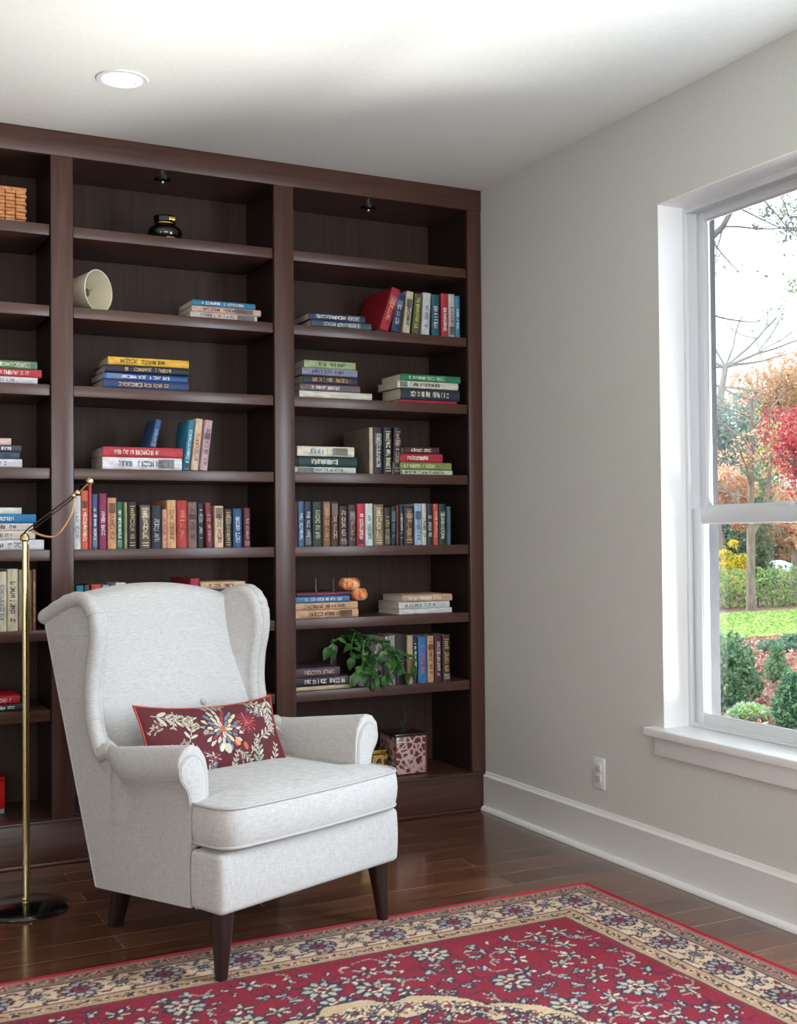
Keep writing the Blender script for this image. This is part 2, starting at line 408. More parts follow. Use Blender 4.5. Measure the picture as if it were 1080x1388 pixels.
def uprights(bay, row, items, zs, grp, Y=.02):
    """items: (x_bottom_left, x_bottom_right, x_top_shift, y_top, colour, ink, description, short, style)"""
    n = len(items); names = [it[6] for it in items]
    for i, it in enumerate(items):
        x0, x1, sh, yt, col, ink, desc = it[:7]; style = it[7] if len(it) > 7 else ''
        zz = zs + (it[8] if len(it) > 8 else 0)
        X0, X1 = sx(x0, Y, zs), sx(x1, Y, zs); top = at((x0 + x1) / 2 + sh, yt, 1, Y); w = X1 - X0
        ang = math.atan2(at((x0 + x1) / 2 + sh, yt, 1, Y).x - (X0 + X1) / 2, top.z - zz)
        if abs(ang) < .03: ang = 0
        h = (top.z - zz) / math.cos(ang)
        d = min(.31, max(.15, h * random.uniform(.68, .78)))
        if 'deep' in style: d = .27
        nb = [names[j] for j in (i - 1, i + 1) if 0 <= j < n]
        where = ('between %s and %s ones' % tuple(nb)) if len(nb) == 2 else ('standing at the end beside the %s one' % nb[0] if nb else ('leaning on top of the red book' if row == 3 else 'standing beside the peach-topped pile'))
        lab = '%s book %s, %s shelf, %s bay' % (desc, where, ORD[row], BAYN[bay])
        if len(lab.split()) > 16: lab = '%s book %s, %s %s shelf' % (desc, where, BAYN[bay], ORD[row])
        lift = 0 if ang == 0 else (w * math.sin(abs(ang)) if ang > 0 else 0)
        if ang > 0: loc = (X0, Y, zz + w * math.sin(ang) + .0005)
        elif ang < 0: loc = (X0, Y, zz + .0005)
        else: loc = (X0 + .0004, Y + random.uniform(-.002, .003), zz + .0005)
        t = thing('book', label_for(lab), 'book', loc, (0, ang, 0), grp)
        book_parts(t, w - .0012, h, d, col, ink, 'cloth' if 'cloth' in style else '', 'band' in style, random.random(), None)
def stack(bay, row, items, zs, grp, who, Y=.02, base=0, depth=.2):
    """items bottom to top: (x0, x1, thickness_px, colour, ink, description)"""
    z = zs + base; n = len(items)
    for i, it in enumerate(items):
        x0, x1, th, col, ink, desc = it[:6]
        X0, X1 = sx(x0, Y, zs), sx(x1, Y, zs); ppm = FPX * 1.0 / ((Vector(((X0 + X1) / 2, Y, z)) - CAM) @ (RM @ Vector((0, 0, -1))))
        T = th / ppm
        pos = 'top' if i == n - 1 else 'bottom' if i == 0 else ('second-from-bottom' if i == 1 else 'second-from-top' if i == n - 2 else 'middle')
        lab = '%s book lying %s in the %s, %s shelf' % (desc, pos, who, ORD[row])
        t = thing('book', label_for(lab), 'book', (X0, Y + random.uniform(0, .006), z + T), (0, PI / 2, random.uniform(-.012, .012)), grp)
        book_parts(t, T - .0006, X1 - X0, depth * random.uniform(.94, 1.04), col, ink, '', False, random.random())
        z += T
    return z
random.seed(11)
MB, RB, LB = 1, 2, 0
# ---- middle bay
stack(MB, 1, [(258, 348.7, 8.2, (196, 186, 176), (150, 70, 80), 'white book with maroon print'[:5] + ' floral'), (260, 354, 8.2, (206, 170, 150), (120, 50, 50), 'peach'), (261, 346.7, 8.2, (36, 120, 160), W_, 'teal blue')], SHELF[1], 'flat books on the second shelf', 'three-book pile in middle bay')
stack(MB, 2, [(139.6, 256, 11.8, (40, 60, 110), (216, 170, 112), 'navy and tan mottled'), (140, 255.5, 9.6, (44, 84, 150), W_, 'mid-blue'), (143, 255.5, 10.3, (30, 32, 52), (190, 170, 120), 'dark navy'), (146.6, 256, 10.8, (228, 176, 44), (60, 50, 40), 'yellow')], SHELF[2], 'flat books in the yellow-topped stack', 'yellow-topped stack')
zt = stack(MB, 3, [(139, 247, 16.5, (224, 224, 228), (90, 90, 110), 'thick white'), (139.6, 248, 14, (196, 50, 58), W_, 'red')], SHELF[3], 'flat red and white books on the fourth shelf', 'two-book pile in middle bay')
uprights(MB, 3, [(203, 212, 8.5, 570.5, (48, 84, 130), (140, 180, 214), 'dark blue patterned slim', '', zt - SHELF[3])], SHELF[3], 'standing books on the fourth shelf', .05)
uprights(MB, 3, [(248, 257, 8, 570.5, (40, 122, 154), (190, 220, 226), 'tall teal'), (259, 269, 7, 568.5, (214, 186, 158), (150, 70, 40), 'cream and orange'), (271, 281.5, 7.5, 570.5, (196, 160, 168), (90, 50, 70), 'pale pink')], SHELF[3], 'standing books on the fourth shelf')
uprights(MB, 4, [
 (99.6, 110, 0, 672.4, (205, 208, 208), (120, 130, 140), 'white tall'), (110.2, 120.2, 0, 665, (212, 96, 66), W_, 'orange-red'), (120.4, 124.8, 0, 656, (198, 60, 68), None, 'thin red'),
 (125, 133.3, 0, 669.8, (46, 86, 128), W_, 'steel blue'), (134.3, 145.3, 0, 669, (138, 38, 84), (230, 200, 214), 'magenta'), (146, 158, 0, 675, (214, 150, 106), (120, 60, 60), 'peach-orange'),
 (158.4, 166.8, 0, 680.5, (24, 110, 78), W_, 'emerald'), (168.5, 172.9, 0, 681, (140, 148, 108), None, 'pale olive slim'), (173.3, 185.6, 0, 680.6, (34, 36, 46), GD, 'black gilt', 'band'),
 (189.5, 204.3, 0, 684.7, (92, 76, 66), CR, 'taupe', 'band'), (205.3, 219.8, 0, 685.4, (30, 34, 48), SV, 'blue-black'), (220.2, 226.4, 0, 690.6, (214, 150, 130), (120, 60, 50), 'salmon pink'),
 (226.8, 239.4, 0, 678, (216, 164, 112), (130, 70, 40), 'tan tall', 'deep'), (240, 254.4, 0, 678.6, (182, 48, 46), (220, 120, 90), 'bright red'), (255, 267.5, 0, 680.8, (132, 98, 90), (70, 50, 48), 'mauve-brown'),
 (268, 276.4, 0, 682.4, (36, 42, 42), SV, 'charcoal'), (280.5, 289, -2.6, 681.7, (128, 50, 60), (210, 150, 150), 'maroon tilted'), (291, 303, -1.2, 686, (222, 190, 158), (60, 50, 50), 'cream orange-topped'),
 (304.5, 314.4, -1.0, 690, (64, 56, 44), GD, 'dark bronze', 'band'), (316, 328.4, 0, 689.6, (34, 78, 128), (200, 214, 226), 'royal blue'), (330.6, 339.8, 0, 689, (94, 40, 50), (200, 140, 140), 'wine-red')],
 SHELF[4], 'standing books on the fifth shelf, middle bay')
uprights(MB, 5, [(103, 113.6, 0, 794, (30, 128, 146), W_, 'turquoise'), (114.6, 121.6, 0, 793.4, (70, 78, 76), (190, 190, 180), 'grey slim'), (124.2, 138, 0, 792.4, (206, 74, 50), W_, 'vermilion'), (139.3, 148.4, 0, 793, (160, 180, 204), W_, 'pale blue'), (157, 170.8, 0, 790, (226, 224, 220), BK, 'white wide')], SHELF[5], 'book tops showing above the armchair')
uprights(MB, 5, [(258.3, 271, 0, 784.5, (178, 36, 56), W_, 'crimson', 'deep'), ], SHELF[5], 'book tops showing above the armchair')
stack(MB, 5, [(273, 333, 18, (60, 70, 96), W_, 'thick slate'), (273, 331, 16, (200, 196, 190), BK, 'grey-white'), (274, 334, 11, (38, 70, 106), W_, 'dark blue'), (272.6, 333, 10, (220, 176, 142), (110, 60, 60), 'peach cream')], SHELF[5], 'flat books behind the armchair', 'pile behind the armchair top')
# ---- window-side bay
stack(RB, 1, [(421.7, 503, 9.5, (62, 76, 92), (190, 200, 190), 'slate blue'), (419.5, 495, 9.8, (38, 52, 82), W_, 'navy')], SHELF[1], 'flat books beside the tilted red book', 'pair beside the tilted red book')
uprights(RB, 1, [(514.5, 527, 17.5, 394, (170, 26, 42), (222, 170, 120), 'tilted large red', 'deep'), (530, 541, 9, 399, (40, 56, 92), SV, 'navy leaning'), (545.8, 555.4, 6, 396, (196, 184, 150), BK, 'cream leaning'), (558, 568, 5, 399.5, (84, 88, 52), (190, 190, 80), 'olive leaning'),
 (571, 582, 3, 397.8, (192, 192, 196), (110, 110, 124), 'white-grey'), (585.4, 596, 0, 399.6, (24, 84, 98), W_, 'dark teal'), (598, 607.5, 0, 398, (182, 36, 56), W_, 'scarlet'), (608.3, 616.6, 0, 399, (190, 184, 180), (110, 40, 60), 'white and maroon'), (617.2, 624, 0, 401.4, (50, 128, 158), W_, 'bright teal')], SHELF[1], 'standing books on the second shelf')
stack(RB, 2, [(406, 505, 9.5, (214, 210, 192), None, 'cream-white wide'), (407, 489, 9.7, (108, 92, 98), W_, 'mauve and white'), (411.7, 485, 11.6, (36, 38, 56), (206, 150, 80), 'navy and gold'), (409.7, 485, 10, (136, 136, 160), (40, 40, 80), 'lavender'), (413, 483, 10.2, (160, 176, 124), (40, 90, 60), 'pale green')], SHELF[2], 'flat books in the five-book stack', 'five-book stack')
stack(RB, 2, [(541, 620, 4, (186, 26, 58), None, 'thin red'), (543.6, 623, 15.5, (34, 46, 60), CR, 'thick navy'), (539, 621, 9.6, (214, 208, 192), (60, 60, 60), 'white-cream'), (544, 625, 9.5, (42, 124, 84), (190, 220, 190), 'green')], SHELF[2], 'flat books in the green-topped stack', 'green-topped stack')
stack(RB, 3, [(400, 482.5, 8, (206, 210, 196), (70, 120, 150), 'pale print-covered'), (405, 484.7, 14.5, (28, 52, 50), W_, 'dark green'), (403, 480.5, 13.4, (222, 216, 192), (100, 140, 190), 'cream')], SHELF[3], 'flat books in the cream-topped stack', 'cream-topped stack')
uprights(RB, 3, [(506.7, 519.4, 0, 579.5, (38, 38, 50), (206, 202, 190), 'black lettered', 'deep'), (520, 532, .8, 579.5, (30, 30, 38), CR, 'black square-labelled', 'band'), (532.4, 543, 2, 580, (40, 34, 40), (180, 150, 130), 'brown-black', 'band')], SHELF[3], 'tall dark set on the fourth shelf')
t = thing('book', 'large taupe album with cream edges standing beside the tall black set', 'book', (sx(501.5, .02, 1.5), .022, SHELF[3] + .0005))
book_parts(t, sx(506.3, .02, 1.5) - sx(501.5, .02, 1.5), sz(503, 579.5) - SHELF[3], .27, (196, 178, 150), None, '', False, 3)
boxobj('face_board', (-.0012, .006, 0), (0, .27, sz(503, 579.5) - SHELF[3]), colm((120, 104, 90), .6), t)
stack(RB, 3, [(532, 614, 6.6, (206, 206, 190), (70, 80, 60), 'white and green'), (532.5, 611.7, 10, (124, 140, 70), (220, 220, 170), 'olive-green'), (539, 600, 11.8, (178, 34, 54), W_, 'red'), (547.8, 595.6, 9.3, (74, 38, 44), CR, 'small maroon-black')], SHELF[3], 'flat books beside the tall black set', 'stack beside tall black set')
uprights(RB, 4, [
 (399.6, 404, 0, 680.5, (80, 26, 38), None, 'burgundy slim'), (404.4, 412.8, 0, 679.8, (74, 100, 136), (196, 214, 226), 'slate and sky-blue'), (413.2, 423.3, 0, 680, (44, 50, 68), SV, 'navy silver-lettered'), (424, 437.6, 0, 680.6, (38, 54, 46), (170, 180, 140), 'bottle green'),
 (438.2, 448.2, 0, 679.8, (134, 86, 60), (200, 160, 110), 'saddle brown'), (449.2, 459.4, 0, 680.6, (74, 48, 42), (210, 170, 140), 'dark brown'), (460, 472, 0, 686, (46, 38, 38), (216, 180, 150), 'short black'), (472.6, 483.2, 0, 684.5, (60, 56, 66), (190, 140, 80), 'slate grey'),
 (484.2, 495, 0, 683, (204, 44, 66), W_, 'vivid red'), (495.5, 506, 0, 682.8, (196, 212, 210), (70, 110, 110), 'white-blue'), (506.7, 520.3, 0, 683.9, (130, 110, 84), CR, 'taupe gilt', 'band'), (520.8, 530, 0, 688, (48, 42, 36), GD, 'ebony'),
 (530.4, 537.4, 0, 686.7, (22, 44, 48), (90, 150, 150), 'black-teal'), (537.8, 541.7, 0, 685, (98, 46, 48), None, 'thin maroon'), (542, 547.3, 0, 686.7, (44, 48, 62), CR, 'slim navy'), (547.9, 561.7, 0, 686, (36, 36, 50), (206, 150, 84), 'wide navy gilt', 'band'),
 (562.5, 572.2, 0, 682.8, (150, 180, 204), (60, 80, 100), 'sky-blue'), (572.5, 578.6, 0, 682.8, (204, 198, 184), (70, 50, 50), 'ivory'), (579.3, 587.2, 0, 682.8, (34, 46, 56), W_, 'black cream-topped'), (587.8, 594.4, 0, 683, (200, 78, 58), (236, 180, 150), 'coral'),
 (595.4, 605.4, 0, 683.4, (26, 50, 42), (200, 210, 190), 'forest black'), (606.4, 611.6, 0, 686.8, (70, 94, 110), None, 'slate-blue slim')],
 SHELF[4], 'standing books on the fifth shelf, window-side bay')
ztan = stack(RB, 5, [(399.6, 486, 11.5, (206, 160, 122), (90, 60, 50), 'tan bottom'[:3] + ' paperback'), (399.6, 485.5, 9.6, (212, 166, 128), (90, 60, 50), 'lighter tan'), (400, 474, 8.6, (60, 124, 176), W_, 'blue and white'), (402.5, 477, 5.5, (88, 40, 62), (200, 60, 60), 'thin purple-red')], SHELF[5], 'flat books under the gourds', 'tan-based stack')
stack(RB, 5, [(541, 613, 7.6, (206, 204, 200), None, 'white'), (541, 610, 9.2, (206, 208, 208), (110, 120, 120), 'silver-white'), (545, 613, 9.4, (196, 158, 126), W_, 'copper-and-white')], SHELF[5], 'flat books near the wall on the sixth shelf', 'copper-topped pile')
stack(RB, 6, [(399.8, 475, 5.8, (196, 180, 140), None, 'thin cream'), (399.8, 475, 12.5, (44, 40, 42), W_, 'black'), (399.8, 461, 12.4, (84, 62, 74), (206, 180, 160), 'plum-brown')], SHELF[6], 'flat books beside the trailing plant', 'pile beside the trailing plant')
uprights(RB, 6, [(503, 522.6, 0, 862.6, (96, 74, 82), (190, 180, 170), 'mauve'), (523, 526.6, 0, 863, (196, 196, 196), None, 'white slim'), (527, 536.6, 0, 861.5, (150, 146, 142), (60, 60, 60), 'light grey'), (537, 552, 0, 861, (34, 32, 34), (120, 130, 120), 'wide black'),
 (552.6, 560.2, 0, 861.5, (186, 160, 128), None, 'beige'), (560.8, 566.6, 0, 864.8, (36, 44, 52), W_, 'black and white'), (567.2, 579.2, 0, 863, (32, 108, 170), (210, 90, 100), 'cobalt blue'), (580, 589, 0, 862, (186, 148, 100), (150, 40, 50), 'gold-red patterned'),
 (589.5, 599.2, 0, 861.3, (74, 26, 38), (200, 190, 190), 'oxblood'), (600.8, 611, 0, 860.8, (66, 46, 38), GD, 'brown-black gilt', 'band')], SHELF[6], 'standing books on the seventh shelf')
# ---- lamp-side bay
LS = 'books in the bay behind the brass lamp'
stack(LB, 2, [(-45, 51, 9, (206, 206, 210), (120, 120, 130), 'white'), (-40, 56.7, 11, (184, 46, 60), W_, 'red'), (-42, 50.6, 11, (78, 124, 92), CR, 'green')], SHELF[2], LS, 'green-topped lamp-side pile')
stack(LB, 3, [(-50, 30, 11.5, (206, 206, 210), (44, 90, 150), 'white and blue'), (-50, 27, 9.5, (60, 80, 104), (40, 50, 70), 'denim blue'), (-46, 29, 9.5, (66, 68, 80), W_, 'charcoal-and-white'), (-46, 15.5, 9.5, (218, 184, 176), None, 'pale pink small')], SHELF[3], LS, 'pink-topped pile')
stack(LB, 4, [(-50, 60, 14, (208, 208, 210), (90, 90, 100), 'thick white'), (-50, 48, 12.5, (206, 196, 180), (110, 100, 90), 'cream'), (-46, 45, 10.5, (214, 198, 196), (70, 60, 60), 'pink-white'), (-46, 48.6, 12, (26, 120, 180), W_, 'bright blue'), (-50, 29.5, 9.2, (206, 214, 206), None, 'pale mint small')], SHELF[4], LS, 'pile behind the lamp arm')
uprights(LB, 5, [(-4, 9.4, 0, 775, (206, 196, 172), (90, 110, 130), 'cream', ''), (10, 25, 0, 771.5, (204, 192, 162), BK, 'cream black-lettered'), (25.4, 31, 0, 772.5, (150, 136, 108), None, 'beige-brown'), (31.6, 43.6, 0, 773.5, (104, 92, 66), None, 'olive-brown'), (44.2, 49, 0, 772, (120, 72, 54), (190, 150, 120), 'thin brown')], SHELF[5], LS)
stack(LB, 6, [(-50, 31, 9.5, (40, 46, 48), W_, 'black'), (-50, 27.4, 11.5, (180, 24, 38), (220, 200, 180), 'red')], SHELF[6], LS, 'red-topped low pile', .05)

# ================================================================= SHELF OBJECTS
# wicker basket, top shelf of the lamp-side bay
WICK = noisy('wicker', (176, 108, 64), (206, 146, 92), (60, 60, 90), 1, .7, .4)
t = thing('wicker_basket', 'small square woven wicker basket on the top shelf beside the upright', 'basket', (-2.045, .13, SHELF[0]))
bm = bmesh.new()
bw, bh = .092, .121
box(bm, (-bw + .008, -bw + .008, .0), (bw - .008, bw - .008, .006))
for side in range(4):
    R = Matrix.Rotation(side * PI / 2, 3, 'Z')
    for j in range(9):
        for i in range(5):
            x0 = -bw + i * 2 * bw / 5; z0 = j * bh / 9; o = .004 if (i + j) % 2 else 0
            vs = box(bm, (x0 + .001, -bw - o, z0 + .0006), (x0 + 2 * bw / 5 - .001, -bw + .006 - o, z0 + bh / 9 - .0006), .0028, 2)
            for v in vs: v.co = R @ v.co
obj('woven_body', bm, WICK, t)
bm = bmesh.new()
for j in range(2): tube(bm, [(-bw, -bw, bh + .002 + j * .005), (bw, -bw, bh + .002 + j * .005), (bw, bw, bh + .002 + j * .005), (-bw, bw, bh + .002 + j * .005)], .0045, 8, closed=True)
obj('rim', bm, WICK, t)

# black lidded jar
t = thing('decorative_jar', 'squat black glossy jar with gold band on the top shelf, middle bay', 'jar', (-1.40, .12, SHELF[0]))
bm = bmesh.new(); lathe(bm, [(.03, 0), (.052, .004), (.066, .022), (.070, .040), (.064, .056), (.048, .068), (.040, .072)], n=48); obj('body', bm, BLACKG, t, 60)
bm = bmesh.new(); lathe(bm, [(.038, .072), (.043, .075), (.043, .079), (.039, .081)], n=40); obj('collar', bm, nmat('gold_trim', (200, 170, 96), .25, 1), t)
bm = bmesh.new(); lathe(bm, [(.039, .080), (.045, .084), (.046, .1), (.043, .108), (.03, .113), (.006, .114)], n=8); obj('lid', bm, BLACKG, t, 20)
bm = bmesh.new(); box(bm, (.004, -.0465, .086), (.03, -.0425, .1), .001); o = obj('lid_emblem', bm, nmat('gold_trim'), t)
bm = bmesh.new(); box(bm, (-.012, -.0665, .004), (.022, -.058, .016), .003); obj('foot_emblem', bm, nmat('gold_trim'), t)

# lampshade lying on its side
t = thing('lampshade', 'cream fabric lampshade lying on its side on the second shelf, middle bay', 'lampshade', (-1.675, .075, SHELF[1] + .0825), (0, 0, 0))
ax = Vector((.62, -.78, .0)).normalized(); RS = ax.to_track_quat('Z', 'Y').to_matrix()
SHADE = noisy('shade_fabric', (206, 196, 168), (216, 208, 184), (200, 200, 200), 1, .8, .1)
bm = bmesh.new()
lathe(bm, [(.081, .0), (.0795, .0), (.052, -.13), (.0505, -.13), (.078, -.002)][0:1] + [(.053, -.13), (.0515, -.13), (.0790, .0), (.081, 0)], n=56, axis=RS)
for f in [f for f in bm.faces if len(f.verts) > 4]: bm.faces.remove(f)
obj('fabric_cone', bm, SHADE, t, 50)
bm = bmesh.new()
for r, z in ((.081, 0), (.053, -.13)): tube(bm, [RS @ Vector((r * math.cos(a), r * math.sin(a), z)) for a in [2 * PI * k / 48 for k in range(48)]], .0022, 6, closed=True)
obj('rim_binding', bm, nmat('shade_binding', (226, 218, 196), .7), t)
bm = bmesh.new()
for k in range(3):
    a = 2 * PI * k / 3 + .4; tube(bm, [RS @ Vector((.012 * math.cos(a), .012 * math.sin(a), -.06)), RS @ Vector((.064 * math.cos(a), .064 * math.sin(a), -.078))], .0014, 6)
lathe(bm, [(.010, -.062), (.016, -.062), (.016, -.056), (.010, -.056)], n=20, axis=RS)
obj('spider_fitting', bm, nmat('fitting_metal', (150, 146, 136), .3, 1), t)

# gourds and spikes
def gourd(name, lab, loc, R, sq, m, lobes=8, cat='pumpkin'):
    t = thing(name, lab, cat, loc)
    bm = bmesh.new(); vs = []; nu, nv = 64, 20; rings = []
    for j in range(1, nv):
        ph = PI * j / nv; rings.append([])
        for i in range(nu):
            th = 2 * PI * i / nu; rr = R * math.sin(ph) ** .85 * (1 - .13 * (1 - abs(math.sin(lobes * th / 2))) ** 2)
            zz = R * sq * math.cos(ph) - R * .16 * math.exp(-((math.sin(ph)) / .35) ** 2) * (1 if ph < PI / 2 else -1)
            rings[-1].append((rr * math.cos(th), rr * math.sin(th), R * sq * .92 + zz))
    loft(bm, rings); obj('body', bm, m, t, 60)
    bm = bmesh.new(); zt = R * sq * 1.75
    tube(bm, [(0, 0, zt - .01), (.001, 0, zt + .008), (.006, 0, zt + .018), (.003, 0, zt + .032)], [.006, .004, .003, .0022], 8); obj('stem', bm, nmat('dark_stem', (40, 34, 28), .7), t)
    return t
PUMP = noisy('painted_gourd', (214, 92, 40), (236, 190, 140), (26, 26, 34), 1.1, .25, 0, lo=.40, hi=.60, coat=.3)
gx = at(474, 800, 1, .07)
gourd('pumpkin', 'small orange and cream pumpkin resting on the tan-based stack of books', (gx.x, .075, ztan + .0005), .046, .68, PUMP)
g2 = at(487.5, 812, 1, .06); zmid = SHELF[5] + (ztan - SHELF[5]) * 21.1 / 35.2
gourd('pumpkin', 'rounder orange pumpkin set lower, on the end of the tan books', (g2.x, .065, zmid + .0005), .0355, .84, PUMP, 6)
for px in (428, 452):
    p = at(px, 804, 1, .12)
    o = thing('metal_spike', 'thin dark metal spike on the tan-based book stack, %s' % ('the one farther from the pumpkins' if px < 440 else 'the one beside the upper pumpkin'), 'ornament', (p.x, .12, ztan + .0005))
    bm = bmesh.new(); lathe(bm, [(.012, 0), (.012, .003), (.0025, .006), (.0018, .05), (.0006, .056)], n=14); obj('spike', bm, nmat('gunmetal', (110, 104, 100), .35, 1), o)
# dark panel of a small box behind the plum books
t = thing('small_box', 'narrow mauve-grey box standing behind the plum-brown book', 'box', (at(452, 900, 1, .2).x, .2, SHELF[6]))
boxobj('box_body', (-.014, 0, 0), (.014, .1, .145), colm((96, 84, 88)), t, .002); boxobj('box_lid', (-.0155, -.0015, .125), (.0155, .1015, .147), colm((84, 72, 76)), t, .002)

# potted pothos
random.seed(5)
pp = Vector((at(491, 924, 1, .10).x, .075, SHELF[6]))
t = thing('potted_pothos', 'trailing green pothos in a white pot spilling over the seventh shelf', 'potted plant', pp)
bm = bmesh.new(); lathe(bm, [(.002, 0), (.028, 0), (.032, .004), (.043, .072), (.045, .078), (.042, .078), (.039, .066), (.002, .064)], n=36); obj('pot', bm, nmat('white_ceramic', (222, 222, 220), .25, coat=.4), t)
bm = bmesh.new(); lathe(bm, [(.002, .069), (.0385, .067), (.0385, .064)], n=30); obj('soil', bm, nmat('soil', (44, 32, 26), .9), t)
LEAF = noisy('pothos_leaf', (26, 66, 32), (74, 122, 56), (20, 20, 20), 1, .32, 0, lo=.4, hi=.62)
ST = nmat('vine_stem', (86, 120, 60), .5)
def leaf_verts(base, dirv, up, L, Wd):
    d = Vector(dirv).normalized(); u = Vector(up); u = (u - d * u.dot(d)).normalized(); s = d.cross(u)
    out = []
    prof = [(0, .0), (.08, .6), (.28, 1), (.5, .92), (.75, .55), (.92, .18), (1, 0)]
    for (f, w) in prof:
        drop = -.28 * L * f * f
        c = Vector(base) + d * (L * f) + u * drop
        out.append((c - s * (Wd * w) + u * (.18 * Wd * w), c, c + s * (Wd * w) + u * (.18 * Wd * w)))
    return out
def add_leaf(bm, *a):
    rows = [[bm.verts.new(p) for p in r] for r in leaf_verts(*a)]
    for A, B in zip(rows, rows[1:]):
        for k in range(2):
            try: bm.faces.new((A[k], A[k + 1], B[k + 1], B[k]))
            except ValueError: pass
vines = [[(-.0, 0, .07), (-.03, -.03, .17), (-.10, -.05, .215), (-.16, -.06, .205), (-.185, -.06, .175)],
         [(0, 0, .07), (-.02, -.02, .16), (-.06, -.05, .23), (-.085, -.06, .20), (-.09, -.06, .13)],
         [(0, 0, .07), (.0, -.03, .15), (-.03, -.07, .20), (-.05, -.085, .13), (-.04, -.09, .06)],
         [(0, 0, .07), (.03, -.04, .15), (.08, -.07, .16), (.12, -.09, .11), (.15, -.09, .05)],
         [(0, 0, .07), (.02, -.03, .18), (.05, -.06, .20), (.06, -.085, .13), (.055, -.09, .05)],
         [(0, 0, .07), (.04, -.03, .13), (.10, -.07, .13), (.16, -.08, .125), (.185, -.085, .08)],
         [(0, 0, .07), (-.02, -.05, .13), (-.05, -.08, .10), (-.08, -.09, .06)],
         [(0, 0, .07), (.01, -.05, .12), (.02, -.085, .09), (.01, -.09, .04)]]
bl = bmesh.new()
for vn in vines:
    P = spline(vn, 8); bs = bmesh.new(); tube(bs, P, .0022, 6); s = obj('stem', bs, ST, t)
    for k in range(6, len(P), 2):
        p = Vector(P[k]); d = Vector((random.uniform(-1, 1), random.uniform(-1, .1), random.uniform(-.9, .55)))
        L = random.uniform(.038, .066)
        add_leaf(bl, p, d, (random.uniform(-.3, .3), -.5, 1), L, L * .30)
    add_leaf(bl, P[-1], Vector(P[-1]) - Vector(P[-3]), (0, -.6, .8), .06, .02)
fo = obj('foliage', bl, LEAF, t, 60); fo['kind'] = 'stuff'

# burgundy box and gold box on the bottom shelf
def scroll_mat(name, base, ink):
    if name in MATS: return MATS[name]
    m = nmat(name, base, .3, coat=.4); N, L, B = nodes(m)
    tc = add(N, 'ShaderNodeTexCoord'); vo = add(N, 'ShaderNodeTexVoronoi', feature='DISTANCE_TO_EDGE'); vo.inputs['Scale'].default_value = 34
    nz = add(N, 'ShaderNodeTexNoise'); nz.inputs['Scale'].default_value = 22; nz.inputs['Distortion'].default_value = 1.5
    mx = add(N, 'ShaderNodeMix', data_type='VECTOR'); mx.inputs[0].default_value = .022
    L.new(tc.outputs['Object'], mx.inputs[4]); L.new(nz.outputs['Color'], mx.inputs[5]); L.new(mx.outputs[1], vo.inputs['Vector'])
    r = ramp(N, [(.09, ink), (.13, base)]); L.new(vo.outputs['Distance'], r.inputs[0]); L.new(r.outputs[0], B.inputs['Base Color'])
    return m
bx0, bx1 = -.404, -.256
t = thing('ornament_box', 'burgundy and silver scroll-patterned cube box with wire sprig on bottom shelf', 'decorative box', ((bx0 + bx1) / 2, .155, BOT + .001))
w = (bx1 - bx0) / 2
SCR = scroll_mat('burgundy_scroll', (96, 22, 36), (198, 172, 164))
bm = bmesh.new(); box(bm, (-w, -w, .003), (w, w, .165), .003); obj('cube_body', bm, SCR, t)
bm = bmesh.new()
for s in ((-1, -1), (1, -1), (1, 1), (-1, 1)): tube(bm, [(s[0] * w, s[1] * w, .0), (s[0] * w, s[1] * w, .17)], .0035, 8)
obj('corner_beading', bm, nmat('burgundy_edge', (110, 36, 46), .3), t)
bm = bmesh.new(); vs = box(bm, (-w - .004, -w - .004, .165), (w + .004, w + .004, .178), .003); obj('lid', bm, nmat('burgundy_lid', (40, 22, 26), .3, coat=.4), t)
bm = bmesh.new(); tube(bm, spline([(0, -.01, .178), (-.005, -.01, .21), (.006, -.01, .235), (.010, -.008, .26), (-.002, -.008, .28), (.008, -.008, .30)], 6), .002, 8)
for p in ((-.006, -.01, .20), (.0, -.012, .215), (.008, -.01, .24)): add_leaf(bm, p, (random.uniform(-.6, .6), -.4, .7), (0, -1, .4), .028, .008)
tube(bm, [(-.02, -.01, .182), (.03, -.012, .186), (.034, -.012, .20)], .0018, 6)
obj('wire_sprig', bm, nmat('sprig_green', (36, 52, 42), .5), t)
t = thing('trinket_box', 'small gold and brown geometric box beside the burgundy cube, bottom shelf', 'decorative box', (-.475, .19, BOT + .001))
GS = scroll_mat('gold_scroll', (70, 50, 26), (190, 156, 88))
bm = bmesh.new(); box(bm, (-.062, -.05, 0), (.062, .05, .095), .003); obj('box_body', bm, GS, t)
bm = bmesh.new(); box(bm, (-.064, -.052, .085), (.064, .052, .108), .003); obj('lid', bm, nmat('gold_trim'), t)
t = thing('red_storage_box', 'glossy red box with a grey base on the bottom shelf of lamp-side bay', 'box', (-2.105, .24, BOT + .001))
bm = bmesh.new(); box(bm, (-.095, -.07, .02), (.095, .07, .125), .004); obj('box_body', bm, nmat('red_lacquer', (190, 18, 30), .3, coat=.3), t)
boxobj('grey_base', (-.093, -.068, 0), (.093, .068, .0195), nmat('grey_base', (140, 138, 136), .5), t, .002)
boxobj('lid', (-.097, -.072, .1255), (.097, .072, .137), nmat('red_lacquer'), t, .003)

